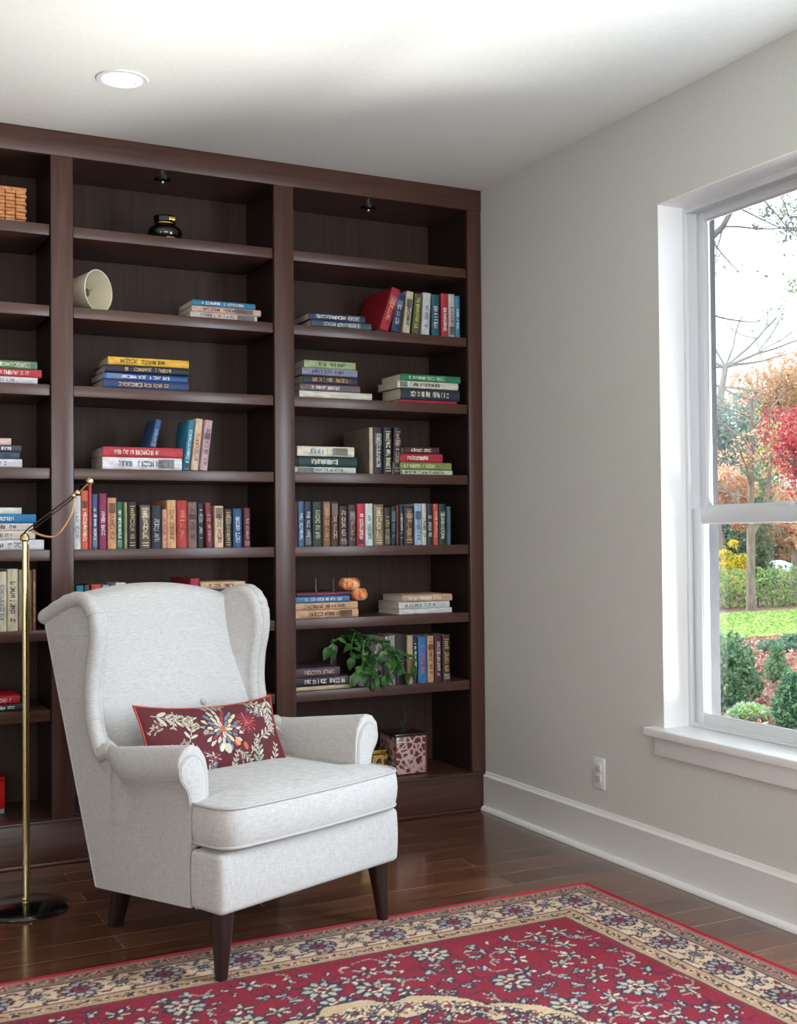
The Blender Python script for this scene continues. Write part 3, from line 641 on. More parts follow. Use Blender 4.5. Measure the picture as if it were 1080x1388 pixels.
# ================================================================= FLOOR LAMP
lx, ly = -2.046, -.492
t = thing('floor_lamp', 'brass swing-arm floor lamp stand on a round black base beside the armchair', 'floor lamp', (lx, ly, 0))
bm = bmesh.new(); lathe(bm, [(.002, .0005), (.136, .0005), (.139, .004), (.137, .010), (.125, .015), (.02, .021), (.002, .0215)], n=64); obj('base', bm, BLACKG, t, 50)
bm = bmesh.new(); lathe(bm, [(.012, .020), (.014, .024), (.0095, .028), (.0125, .034), (.0095, .040)], n=24); obj('base_collar', bm, BRASS, t)
bm = bmesh.new(); lathe(bm, [(.0088, .038), (.0088, 1.205)], n=24); obj('pole', bm, BRASS, t)
bm = bmesh.new(); tube(bm, [(.0125, .004, .045), (.0125, .004, 1.19)], .0028, 8); obj('cord_along_pole', bm, DBRASS, t)
bm = bmesh.new(); lathe(bm, [(.009, 1.200), (.015, 1.205), (.016, 1.216), (.011, 1.224), (.004, 1.228)], n=20); j = obj('top_joint', bm, BRASS, t)
bm = bmesh.new(); tube(bm, [(-.004, 0, 1.225), (.012, 0, 1.243), (.155, 0, 1.352)], .0026, 8); tube(bm, [(.014, 0, 1.234), (.03, 0, 1.243), (.165, 0, 1.349)], .0022, 8); obj('swing_arm', bm, nmat('bronze_dark', (52, 38, 34), .35, .6), t)
kb = bmesh.new()
for c, r in (((.170, -.004, 1.362), .0105), ((.158, 0, 1.352), .0085)): bmesh.ops.create_icosphere(kb, subdivisions=3, radius=r, matrix=Matrix.Translation(c))
obj('elbow_knob', kb, BRASS, t)
bm = bmesh.new(); tube(bm, [(.168, 0, 1.355), (.208, 0, 1.396)], .0034, 8); obj('fore_arm', bm, DBRASS, t)
bm = bmesh.new(); lathe(bm, [(.003, -.009), (.0125, -.007), (.014, 0), (.0125, .007), (.003, .009)], (.212, 0, 1.402), 20, Matrix.Rotation(.5, 3, 'Y')); obj('end_knob', bm, BRASS, t)
bm = bmesh.new(); cp = spline([(.02, 0, 1.236), (.045, 0, 1.222), (.080, 0, 1.214), (.105, 0, 1.222), (.135, 0, 1.262), (.152, 0, 1.300), (.160, 0, 1.345)], 8)
tube(bm, cp, .0024, 8); tube(bm, [Vector(p) + Vector((.004, 0, .002)) for p in cp], .0018, 6); obj('hanging_cord', bm, nmat('gold_cord', (176, 136, 90), .4, .5), t)

# ================================================================= WING ARMCHAIR (u right, v back, z up)
CA = math.radians(22.36); CO = Vector((-1.375, -1.285, 0)); UC = -.014
RZ = Matrix.Rotation(CA, 3, 'Z')
chair = thing('wing_armchair', 'natural linen wing armchair with dark tapered legs, standing before the bookcase', 'armchair', CO + RZ @ Vector((UC, 0, 0)), (0, 0, CA))
ur = lambda z: .322 + (z - .15) * .030
vr = lambda z: .572 + (z - .15) * .295
vb = lambda z: .515 + (z - .45) * .285                # face of the back cushion
us = lambda z: .222 + max(0, z - .5) * .11
def piping(name, pts, r=.0042, closed=False, parent=chair, m=None):
    bm = bmesh.new(); tube(bm, pts, r, 8, closed=closed); return obj(name, bm, m or PIPE, parent, 60)
def ringbox(pts2, z0, z1, bev, name, m=LINEN, parent=chair, bulge=0):
    """solid with a plan outline and softly rounded top and bottom edges"""
    bm = bmesh.new(); P = [Vector((p[0], p[1])) for p in pts2]; c = sum(P, Vector((0, 0))) / len(P); n = len(P)
    nr = []
    for i in range(n):
        tt = (P[(i + 1) % n] - P[i - 1]); nr.append(Vector((tt.y, -tt.x)).normalized() if tt.length > 1e-9 else Vector((0, 0)))
    if sum(nr[i].dot(P[i] - c) for i in range(n)) < 0: nr = [-q for q in nr]
    prof = []
    for k in range(5):
        a = PI / 2 * k / 4; prof.append((-bev + bev * math.sin(a), z0 + bev - bev * math.cos(a)))
    for k in range(1, 4): prof.append((bulge * math.sin(PI * k / 4), z0 + bev + (z1 - z0 - 2 * bev) * k / 4))
    for k in range(5):
        a = PI / 2 * k / 4; prof.append((-bev + bev * math.cos(a), z1 - bev + bev * math.sin(a)))
    loft(bm, [[(P[i].x + nr[i].x * o, P[i].y + nr[i].y * o, z) for i in range(n)] for o, z in prof])
    return obj(name, bm, m, parent, 50)
def rounded(pts, rad, n=7):
    """round the listed polygon corners; rad per corner"""
    out = []; N = len(pts)
    for i, p in enumerate(pts):
        p = Vector(p); a = Vector(pts[i - 1]); b = Vector(pts[(i + 1) % N]); r = rad[i]
        if r <= 0: out.append(tuple(p)); continue
        d1 = (a - p).normalized(); d2 = (b - p).normalized(); ang = d1.angle(d2); t = r / math.tan(ang / 2)
        t = min(t, (a - p).length * .49, (b - p).length * .49)
        s, e = p + d1 * t, p + d2 * t
        for k in range(n + 1):
            f = k / n; out.append(tuple((s * (1 - f) + p * f) * (1 - f) + (p * (1 - f) + e * f) * f))
    return out
def densify(pts, step=.02):
    out = []
    for i, p in enumerate(pts):
        a, b = Vector(p), Vector(pts[(i + 1) % len(pts)]); k = max(1, int((b - a).length / step))
        out += [tuple(a + (b - a) * (j / k)) for j in range(k)]
    return out

# lower body: side and back shell below the arms
bm = bmesh.new()
def body_ring(z, top=False):
    zz = lambda v: clampl(.196, .152, min(1, max(0, (v - .08) / .5))) if z is None else z
    V0 = .0815
    zr = .152 if z is None else z
    pts = []
    for k in range(13):
        f = k / 12; v = clampl(V0, vr(zr), f); pts.append((clampl(.361, ur(zr), f), v))
    R = [(u, v, zz(v)) for u, v in pts]
    Rr = [(u * (1 - 2 * k / 10), pts[-1][1] + .006 * math.sin(PI * k / 10), zz(pts[-1][1])) for k in range(1, 10) for u in (pts[-1][0],)]
    Lf = [(-u, v, zz(v)) for u, v in pts[::-1]]
    Ff = [(-.361 + .722 * k / 10, V0, zz(V0)) for k in range(1, 10)]
    return R + Rr + Lf + Ff
rings = [body_ring(None)]
for z in (.215, .26, .30, .345, .38): rings.append(body_ring(z))
V = loft(bm, rings)
obj('seat_body', bm, LINEN, chair, 50)

# front rail with a seam each side
fr = rounded([(-.364, .074), (-.364, -.05), (.364, -.05), (.364, .074)], [.006, .024, .024, .006])
ringbox(densify(fr), .197, .360, .016, 'front_rail', bulge=.003)
# side walls + arms
def arm(s):
    def sec(v):
        f = (v - .08) / .36; dz = -.045 * max(0, min(1, f)); k = 1 - .22 * max(0, min(1, f))
        uo = clampl(.361, ur(.5), min(1, max(0, (v - .08) / .62)))
        P = [(.298, .36), (.298, .44), (.298, .52 + dz), (.300, .565 + dz), (.310, .603 + dz), (.330, .630 + dz), (.356, .641 + dz), (.381, .633 + dz), (.401, .612 + dz), (.406, .588 + dz), (.401, .565 + dz), (.389, .546 + dz), (uo + .016, .530 + dz), (uo + .008, .508 + dz), (uo + .002, .47), (uo, .37)]
        out = []
        f2 = min(1, max(0, (v - .36) / .11))
        for u, z in P:
            if f2 > 0:
                if u > uo - .002 and z > .48: z = clampl(z, .600 - (.600 - z) * .45, f2); u = clampl(u, uo - .004 + (u - uo) * .35, f2)
                if v > .47: u = min(u, uo - .015)
            if z > .535 + dz: u = .35 + (u - .35) * (k if u > .35 else 1); 
            out.append((s * u, v, z))
        return out
    bm = bmesh.new(); rings = []
    base = sec(.08); c = Vector((s * .345, .08, .5))
    rings.append([tuple(c + (Vector(p) - c) * .975) for p in base])
    rings[-1] = [(p[0], .0755, p[2]) for p in rings[-1]]
    for v in (.079, .086, .10, .14, .18, .22, .26, .30, .34, .38, .42, .46, .50, .54, .58): rings.append(sec(v))
    loft(bm, rings); o = obj('arm', bm, LINEN, chair, 50)
    f = [Vector((p[0], .0755, p[2])) for p in sec(.08)]
    cc = Vector((s * .372, .0755, .47)); g = spline([cc + (p - cc) * .84 for i, p in enumerate(f[1:-1])], 4)
    piping('arm_front_piping', [Vector(p) for p in g], .0038, parent=o)
    bm = bmesh.new(); inner = [tuple(p) for p in g]
    c2 = Vector((0, 0, 0))
    for p in inner: c2 += Vector(p)
    c2 /= len(inner)
    rr = [[(Vector(p) + Vector((0, d, 0))) if q == 1 else (c2 + (Vector(p) - c2) * q + Vector((0, d, 0))) for p in inner] for q, d in ((1, .002), (.94, -.005), (.6, -.008), (.2, -.009))]
    loft(bm, rr, cap0=False); obj('arm_front_panel', bm, LINEN, o, 50)
    piping('arm_seam', [(s * (clampl(.361, ur(.5), min(1, max(0, (v - .08) / .62))) + .026), v, .545 - .045 * min(1, (v - .08) / .36) + .0) for v in [.082 + .03 * k for k in range(10)]], .0028, parent=o)
    return o
for s in (-1, 1): arm(s)

# wings
def wing(s):
    Fp = spline([(.430, .532), (.482, .558), (.522, .612), (.547, .705), (.544, .80), (.524, .88), (.522, .95), (.545, 1.005), (.595, 1.040), (.67, 1.040), (.755, 1.012), (.832, .978)], 5)
    n = len(Fp); rings = []; seam = []
    for i, (v, z) in enumerate(Fp):
        q = i / (n - 1)
        # matching point on the rear edge
        zr = clampl(.45, .955, min(1, q / .62)); zr = max(zr, min(z, .955)) if q < .2 else zr
        zr = clampl(.42, .930, min(1, q / .7)); vR = vr(zr)
        uo = .352; uR = ur(zr)
        rr = .030 if q < .85 else .030 - .006 * (q - .85) / .15
        if q < .12: rr = .040 - .010 * q / .12
        # direction from rear point to front point in the (v,z) plane
        d = Vector((v - vR, z - zr)); L = max(d.length, 1e-4); d /= L
        ctr = Vector((v, z)) - d * rr; inn = us(z)
        P = []
        for k in range(7):                                    # outer face, rear -> front
            f = k / 6; p = Vector((vR, zr)) + (ctr - Vector((vR, zr))) * f
            P.append((clampl(uR, uo - .010, f), p.x, p.y))
        P.append((uo - .010, ctr.x, ctr.y))
        for k in range(9):                                    # roll
            a = -PI / 2 + PI * k / 8; p = ctr + d * (rr * math.cos(a)); P.append((uo - rr - .004 - (rr - .006) * math.sin(a), p.x - d.x * .006, p.y - d.y * .006))
        # inner face runs back to the seam with the back cushion, behind its face
        vs_ = max(vb(z) + .04, ctr.x + .04) if d.y < .8 else None
        sb = Vector((vR, zr)) + (ctr - Vector((vR, zr))) * .45
        for k in range(1, 6):
            f = k / 5; p = ctr + (sb - ctr) * f; u0 = uo - 2 * rr + .002; P.append((clampl(u0, min(u0 - .02, us(p.y) - .012), min(1, f * 1.15)), p.x, p.y))
        P.append((.20, vR - .03, zr)); P.append((.25, vR, zr))
        rings.append([(s * a, b, c) for a, b, c in P]); seam.append((s * (uo - .008), ctr.x - d.x * .014, ctr.y - d.y * .014))
    bm = bmesh.new(); loft(bm, rings)
    o = obj('wing', bm, LINEN, chair, 60)
    path = []; cm_ = Vector((.68, .78))
    for i, (v, z) in enumerate(Fp):
        a = Vector(Fp[max(0, i - 1)]); b = Vector(Fp[min(n - 1, i + 1)]); tn = (b - a).normalized(); nv = Vector((tn.y, -tn.x))
        if nv.dot(cm_ - Vector((v, z))) < 0: nv = -nv
        path.append(Vector((s * .338, v + nv.x * .021, z + nv.y * .021)))
    bm = bmesh.new(); m_ = len(path); e_ = path[-1] - path[-2]; e_.normalize()
    path += [path[-1] + e_ * q_ for q_ in (.006, .011, .014)]; path[0] = Vector((s * .345, .40, .545))
    tube(bm, path, [.0235 + .0012 * math.sin(i * 1.9) * (i > m_ * .55) for i in range(m_)] + [.020, .013, .004], 16); ro = obj('wing_roll', bm, LINEN, o, 60)
    for i in (13, 33):
        tn = (path[i + 1] - path[i - 1]).normalized(); q1 = tn.orthogonal().normalized(); q2 = tn.cross(q1)
        piping('roll_seam', [path[i] + (q1 * math.cos(a) + q2 * math.sin(a)) * .0238 for a in [2 * PI * k / 24 for k in range(24)]], .0011, True, ro)
    piping('wing_piping', [Vector(p) for p in seam[1:-1]], .0026, parent=o)
    return o
for s in (-1, 1): wing(s)
# outer side panel between arm, wing and rear edge
for s in (-1, 1):
    bm = bmesh.new(); rings = []
    for z in [.36 + .0425 * k for k in range(15)]:
        v0 = .079 if z < .50 else clampl(.30, .56, min(1, (z - .50) / .12)); v1 = vr(z); ring = []
        if z > .955: break
        for k in range(9):
            v = clampl(v0, v1, k / 8); f = min(1, max(0, (v - .08) / (vr(z) - .08))); ring.append((s * (clampl(.3612, ur(z), f)), v, z))
        for k in range(9):
            v = clampl(v1, v0, k / 8); ring.append((s * .305, v, z))
        rings.append(ring)
    loft(bm, rings); obj('side_panel', bm, LINEN, chair, 50)
    piping('rear_seam', [(s * ur(z), vr(z), z) for z in [.155 + .05 * k for k in range(17)]], .003)

# back
def back_pt(uh, w):
    """uh -1..1 across, w 0..1 from the seat up the face, over the top and down the rear"""
    zt = 1.060 - .045 * abs(uh) ** 2.2
    f0, f1 = .62, .74
    if w <= f0:
        z = clampl(.44, zt - .045, w / f0); v = vb(z) - .022 * (1 - abs(uh) ** 2.5) * math.sin(PI * min(1, w / f0 * .92 + .04)); u = uh * .298
    elif w <= f1:
        a = (w - f0) / (f1 - f0) * PI; zc = zt - .045; v0 = vb(zc); v1 = vr(zc) - .0
        v = (v0 + v1) / 2 - (v1 - v0) / 2 * math.cos(a); z = zc + .045 * math.sin(a) ** .8; u = uh * clampl(.298, ur(.95) - .01, (1 - math.cos(a)) / 2)
    else:
        z = clampl(zt - .045, .16, (w - f1) / (1 - f1)); v = vr(z) + .004 * (1 - uh * uh); u = uh * (ur(z) - .002)
    return (u, v, z)
nu, nw = 28, 60; vs, fs = [], []
for j in range(nw + 1):
    for i in range(nu + 1): vs.append(back_pt(-1 + 2 * i / nu, j / nw))
for j in range(nw):
    for i in range(nu): a = j * (nu + 1) + i; fs.append((a, a + 1, a + nu + 2, a + nu + 1))
bko = pyobj('backrest', vs, fs, LINEN, chair, 60)
for (bu, bz) in ((.085, .672),):
    q = back_pt(bu / .298, (bz - .44) / (1.06 - .045 - .44) * .62)
    bm = bmesh.new(); lathe(bm, [(.0005, .010), (.007, .0085), (.0115, .004), (.012, 0), (.011, -.003)], (q[0], q[1] - .001, q[2]), 20, Matrix.Rotation(PI / 2 - .25, 3, 'X')); obj('button', bm, PIPE, bko)

# T-shaped seat cushion
ol = rounded([(-.358, .072), (-.358, -.066), (.358, -.066), (.358, .072), (.292, .072), (.292, .53), (-.292, .53), (-.292, .072)], [.012, .075, .075, .012, 0, .02, .02, 0], 9)
ol = densify(ol, .015); ol = [(u, v - .016 * (1 - (u / .36) ** 2) if v < 0 else v) for u, v in ol]
cc = Vector((0, .0)); bm = bmesh.new(); rings = []
n = len(ol); Pn = [Vector(p) for p in ol]
nrm = []
for i in range(n):
    tt = Pn[(i + 1) % n] - Pn[i - 1]; nrm.append(Vector((tt.y, -tt.x)).normalized())
if sum(nrm[i].dot(Pn[i] - cc) for i in range(n)) < 0: nrm = [-q for q in nrm]
for z, o_ in ((.364, -.022), (.370, -.008), (.376, -.001), (.385, .003), (.405, .007), (.430, .009), (.455, .007), (.474, .003), (.482, 0)): rings.append([(Pn[i].x + nrm[i].x * o_, Pn[i].y + nrm[i].y * o_, z) for i in range(n)])
for k in (.96, .9, .82, .72, .6, .45, .3, .15, .04):
    rings.append([(cc.x + (Pn[i].x - cc.x) * k, cc.y + .10 * (1 - k) + (Pn[i].y - cc.y) * k, .482 + .022 * (1 - k ** 3)) for i in range(n)])
loft(bm, rings); cush = obj('seat_cushion', bm, LINEN, chair, 60)
piping('cushion_piping', [(Pn[i].x + nrm[i].x * .002, Pn[i].y + nrm[i].y * .002, .4815) for i in range(n)], .0046, True, cush)
piping('cushion_piping', [(Pn[i].x + nrm[i].x * .001, Pn[i].y + nrm[i].y * .001, .3765) for i in range(n)], .0046, True, cush)
# legs
def leg(x, y, zt, tx, ty, rt, rb):
    bm = bmesh.new(); rings = []
    for k in range(7):
        f = k / 6; r = clampl(rb, rt, f); cx, cy = clampl(x, tx, f), clampl(y, ty, f)
        rings.append([(cx + r * math.copysign(abs(math.cos(a)) ** .6, math.cos(a)), cy + r * math.copysign(abs(math.sin(a)) ** .6, math.sin(a)), clampl(.0008, zt, f)) for a in [2 * PI * j / 24 for j in range(24)]])
    loft(bm, rings); return obj('leg', bm, LEGM, chair, 40)
leg(-.321, .0, .205, -.312, .006, .030, .0142)
leg(.340, .0, .205, .318, .006, .0285, .0135)
leg(-.212, .628, .19, -.222, .560, .029, .021)
leg(.212, .628, .19, .222, .560, .029, .021)

# ---------------------------------------------------------------- lumbar pillow
def s2l(c):
    c = np.asarray(c, float) / 255; return np.where(c <= .04045, c / 12.92, ((c + .055) / 1.055) ** 2.4)
class Canvas:
    def __init__(s, X, Y, base): s.X, s.Y = X, Y; s.C = np.zeros(X.shape + (3,)); s.C[:] = base
    def put(s, mask, col): s.C[mask] = col
    def ell(s, cx, cy, a, b, ang, col):
        dx, dy = s.X - cx, s.Y - cy; c, n_ = math.cos(ang), math.sin(ang)
        p, q = (dx * c + dy * n_) / a, (-dx * n_ + dy * c) / b; s.put(p * p + q * q < 1, col)
    def petal(s, cx, cy, r0, r1, ang, w, col):
        m = (r0 + r1) / 2; s.ell(cx + m * math.cos(ang), cy + m * math.sin(ang), (r1 - r0) / 2, w, ang, col)
    def line(s, pts, w, col):
        for a, b in zip(pts, pts[1:]):
            a, b = np.array(a, float), np.array(b, float); d = b - a; L = d @ d + 1e-12
            t = np.clip(((s.X - a[0]) * d[0] + (s.Y - a[1]) * d[1]) / L, 0, 1)
            s.put((s.X - a[0] - t * d[0]) ** 2 + (s.Y - a[1] - t * d[1]) ** 2 < w * w, col)
PW, PH, PT = .52, .245, .10
nx, ny = 440, 210
gx_, gy_ = np.meshgrid(np.linspace(-1, 1, nx), np.linspace(-1, 1, ny))
rp = random.Random(3)
cv = Canvas(gx_ * PW / 2, gy_ * PH / 2, (82, 21, 29))
cream, grn, blu, org, pnk, drk = (182, 172, 156), (134, 142, 122), (104, 112, 128), (176, 84, 66), (138, 46, 58), (48, 20, 26)
def flower(cx, cy, R, cols, npet=14):
    for ring, (f0, f1) in enumerate(((.55, 1), (.34, .72), (.1, .45))):
        for k in range(npet - ring * 3):
            a = 2 * PI * k / (npet - ring * 3) + ring * .2 + rp.uniform(-.08, .08)
            cv.petal(cx, cy, R * f0, R * f1 * rp.uniform(.9, 1.08), a, R * .10, drk); cv.petal(cx, cy, R * f0 * 1.05, R * f1 * .95, a, R * .070, cols[(k + ring) % len(cols)])
    cv.ell(cx, cy, R * .13, R * .13, 0, org)
def sprig(x, y, ang, L, nl, col):
    e = (x + L * math.cos(ang), y + L * math.sin(ang)); cv.line([(x, y), e], .0016, cream)
    for k in range(nl):
        f = (k + .6) / nl; px, py = x + L * f * math.cos(ang), y + L * f * math.sin(ang)
        for sgn in (-1, 1):
            a = ang + sgn * rp.uniform(.6, .9); l = L * .30 * (1.15 - f * .5)
            cv.petal(px, py, 0, l, a, l * .24, drk); cv.petal(px, py, .001, l * .95, a, l * .16, col if (k + sgn) % 3 else cream)
flower(.005, .018, .088, [cream, blu, (190, 176, 134), blu, pnk, cream], 19); flower(.108, .034, .046, [pnk, (168, 84, 84), pnk], 15)
for a_ in (-.115, -.19): pass
for sp in ((-.235, .02, 1.0, .085, 4, grn), (-.225, .085, -.25, .13, 5, cream), (-.13, -.02, 1.2, .10, 4, cream), (-.10, .06, 2.6, .05, 3, grn), (-.16, -.12, .9, .09, 4, cream), (-.06, -.125, 1.1, .06, 4, cream), (-.03, -.12, 2.2, .06, 4, blu), (.03, -.125, 1.3, .06, 4, cream), (.07, -.11, 1.9, .05, 3, pnk),
           (.13, -.12, 1.5, .10, 5, grn), (.19, -.125, 1.2, .08, 4, cream), (.17, .11, -1.0, .11, 5, cream), (.12, .12, -.3, .09, 4, grn), (.23, .12, -1.7, .12, 5, cream), (.225, -.02, 2.0, .06, 3, cream), (-.23, -.06, .4, .08, 4, grn), (-.05, .12, -.2, .08, 4, (170, 150, 124)), (-.19, -.02, -.9, .08, 4, blu), (-.15, .10, -1.9, .07, 4, cream), (-.10, -.06, 2.4, .07, 4, grn), (-.20, .06, -2.6, .06, 3, pnk), (.15, -.03, .5, .09, 4, cream), (.19, .05, 2.6, .07, 4, blu), (-.07, .03, 2.9, .07, 4, (170, 150, 124)), (.06, -.07, -.7, .07, 4, grn), (-.02, -.09, 2.7, .07, 4, pnk), (.10, -.08, .9, .06, 3, cream), (.05, .11, 2.9, .08, 4, grn)): sprig(*sp)
for e_ in ((-.062, .012, .012, .008, .5, grn), (.052, -.035, .010, .014, .3, (200, 128, 104)), (.082, -.052, .008, .015, .3, org), (.012, -.055, .012, .018, .1, cream), (-.012, -.05, .008, .016, -.4, (222, 196, 170))): cv.ell(*e_)
pil = thing('lumbar_pillow', 'burgundy rectangular lumbar pillow with cream floral embroidery leaning in the armchair', 'pillow')
def pill_xyz(x, y, sgn):
    ax_, ay_ = abs(x), abs(y)
    X = x * PW / 2 * (1 - .055 * (1 - ay_ ** 2) ) ; Y = y * PH / 2 * (1 - .15 * (1 - ax_ ** 2.5)) - .006 * (1 - ax_ ** 2)
    T = PT / 2 * (max(0, 1 - ax_ ** 2.6)) ** .62 * (max(0, 1 - ay_ ** 2.6)) ** .62
    return X, Y, sgn * T
PILM = attr_mat('pillow_embroidery', .85, .35, 900)
def pill_side(name, sgn, mirror=False):
    V = np.zeros((ny * nx, 3)); k = 0
    for j in range(ny):
        for i in range(nx):
            V[k] = pill_xyz(gx_[j, i], gy_[j, i], sgn); k += 1
    idx = np.arange(nx * ny).reshape(ny, nx); F = np.stack([idx[:-1, :-1], idx[:-1, 1:], idx[1:, 1:], idx[1:, :-1]], -1).reshape(-1, 4)
    if sgn < 0: F = F[:, ::-1]
    me = bpy.data.meshes.new(name); me.from_pydata(V.tolist(), [], F.tolist()); me.materials.append(PILM)
    col = me.color_attributes.new('pattern', 'FLOAT_COLOR', 'POINT'); A = np.ones((nx * ny, 4), np.float32)
    A[:, :3] = s2l(cv.C.reshape(-1, 3)) if sgn > 0 else s2l(np.array((82, 21, 29.))); col.data.foreach_set('color', A.ravel())
    return link(name, me, None, pil, 180)
pill_side('front_cover', 1); pill_side('back_cover', -1)
ed = [pill_xyz(x, -1, 0) for x in np.linspace(-1, 1, 40)] + [pill_xyz(1, y, 0) for y in np.linspace(-1, 1, 24)[1:]] + [pill_xyz(x, 1, 0) for x in np.linspace(1, -1, 40)[1:]] + [pill_xyz(-1, y, 0) for y in np.linspace(1, -1, 24)[1:-1]]
piping('edge_piping', ed, .0035, True, pil, nmat('rust_piping', (168, 58, 44), .7))
Mp = Matrix.Translation(CO) @ Matrix.Rotation(CA, 4, 'Z') @ Matrix.Translation((-.030, .385, .584)) @ Matrix.Rotation(math.radians(-4.0), 4, 'Z') @ Matrix.Rotation(math.radians(90 - 27), 4, 'X') @ Matrix.Rotation(math.radians(-2.5), 4, 'Z')
pil.matrix_world = Mp

# ================================================================= RUG
RGX, RGY, RL, RWD = -.292, -1.140, 2.35, 3.30            # back-right corner, length along -X, depth along -Y
STEP = .0062
nx_, ny_ = int(RL / STEP) + 1, int(RWD / STEP) + 1
U_, V_ = np.meshgrid(np.linspace(0, RL, nx_), np.linspace(0, RWD, ny_))
rr_ = np.random.RandomState(4)
NAVY, BEI, RED, GRY, TAN, ROSE, SAND = (44, 38, 56), (196, 170, 144), (124, 16, 40), (150, 150, 148), (146, 118, 100), (128, 44, 52), (172, 142, 110)
wob = .004 * np.sin(U_ * 61 + 3 * np.sin(V_ * 23)) + .004 * np.sin(V_ * 57 + 2 * np.sin(U_ * 31))
rug = Canvas(U_, V_, RED)
D = np.minimum(np.minimum(U_, RL - U_), np.minimum(V_, RWD - V_))
inside = lambda a, b: (D >= a) & (D < b)
rug.put(inside(0, .014), (170, 22, 48)); rug.put(inside(.014, .075), (134, 106, 92)); rug.put(inside(.075, .082), NAVY); rug.put(inside(.082, .205), BEI); rug.put(inside(.205, .212), NAVY)
rug.put(inside(.212, .268), SAND); rug.put(inside(.268, .275), NAVY); rug.put(inside(.275, .284), ROSE)
L1 = rug
def local(cx, cy, R):
    i0, i1 = max(0, int((cx - R) / STEP)), min(nx_, int((cx + R) / STEP) + 2); j0, j1 = max(0, int((cy - R) / STEP)), min(ny_, int((cy + R) / STEP) + 2)
    c = Canvas.__new__(Canvas); c.X = U_[j0:j1, i0:i1]; c.Y = V_[j0:j1, i0:i1]; c.C = rug.C[j0:j1, i0:i1]; return c
def rosette(cx, cy, R, cols, npet=8, ang=0):
    if cx < -.3 or cy < -.3: return
    c = local(cx, cy, R * 1.3)
    for k in range(npet):
        a = ang + 2 * PI * k / npet; c.petal(cx, cy, R * .35, R * 1.05, a, R * .27, cols[0]); c.petal(cx, cy, R * .42, R * .9, a, R * .15, cols[1])
    c.ell(cx, cy, R * .46, R * .46, 0, cols[0]); c.ell(cx, cy, R * .34, R * .34, 0, cols[2]); c.ell(cx, cy, R * .15, R * .15, 0, cols[0])
def leafp(cx, cy, R, ang, col, edge=NAVY, asp=.3):
    c = local(cx, cy, R * 1.3); c.ell(cx, cy, R, R * asp, ang, edge); c.ell(cx, cy, R * .72, R * asp * .5, ang, col)
def tend(pts, w, col):
    P = spline(pts, 5); xs = [p[0] for p in P]; ys = [p[1] for p in P]; cx, cy = (min(xs) + max(xs)) / 2, (min(ys) + max(ys)) / 2
    R = max(max(xs) - min(xs), max(ys) - min(ys)) / 2 + .02; c = local(cx, cy, R); c.line([(p[0], p[1]) for p in P], w, col)
def edge_walk(d, pitch):
    """positions along the border centre line at distance d from the edge"""
    out = []
    for side in range(4):
        Ls = (RL if side % 2 == 0 else RWD) - 2 * d; n = max(1, round(Ls / pitch)); p = Ls / n
        for k in range(n):
            s = d + p * k
            out.append(((s, d, 0, 0, k), (RL - d, s, PI / 2, 1, k), (RL - s, RWD - d, PI, 0, k), (d, RWD - s, -PI / 2, 1, k))[side])
    return out
for (x, y, a, o, k) in edge_walk(.044, .062):
    rosette(x, y, .017, (NAVY if k % 2 else ROSE, (196, 170, 140), ROSE), 5, a); leafp(x + .03 * math.cos(a), y + .03 * math.sin(a), .016, a + .6, (120, 100, 110))
    leafp(x + .03 * math.cos(a) - .014 * math.sin(a), y + .03 * math.sin(a) + .014 * math.cos(a), .010, a - .7, (190, 160, 130)); leafp(x - .016 * math.sin(a), y + .016 * math.cos(a), .008, a, ROSE)
for (x, y, a, o, k) in edge_walk(.240, .058):
    rosette(x, y, .016, (NAVY, (206, 190, 168), ROSE), 5, a); leafp(x + .029 * math.cos(a), y + .029 * math.sin(a), .015, a - .6, ROSE); leafp(x - .015 * math.sin(a), y + .015 * math.cos(a), .008, a, (120, 130, 130))
for (x, y, a, o, k) in edge_walk(.1435, .235):
    ca, sa = math.cos(a), math.sin(a); P = lambda s, t: (x + s * ca - t * sa, y + s * sa + t * ca)
    rosette(x, y, .056, (NAVY, (156, 142, 140), ROSE), 9, a)
    c1 = P(.1175, 0); rosette(c1[0], c1[1], .037, (NAVY, (180, 160, 130), (110, 104, 120)), 6, a)
    tend([P(.03, .03), P(.065, .045), P(.1, .02)], .0024, NAVY); tend([P(.205, .03), P(.17, .045), P(.135, .02)], .0024, NAVY)
    tend([P(.03, -.03), P(.065, -.045), P(.1, -.02)], .0024, NAVY); tend([P(.205, -.03), P(.17, -.045), P(.135, -.02)], .0024, NAVY)
    for s_, t_, an in ((.055, .020, .7), (.055, -.020, -.7), (.078, .045, .2), (.078, -.045, -.2), (.165, .045, .4), (.165, -.045, -.4), (.178, .012, 1), (.178, -.012, -1), (.10, .05, 1.2), (.125, -.05, 1.2), (.02, .055, .1), (-.02, .055, .3), (.0, -.057, .1)):
        q_ = P(s_, t_); leafp(q_[0], q_[1], .0165, a + an, (110, 104, 112) if (k + int(s_ * 100)) % 2 else ROSE, asp=.42)
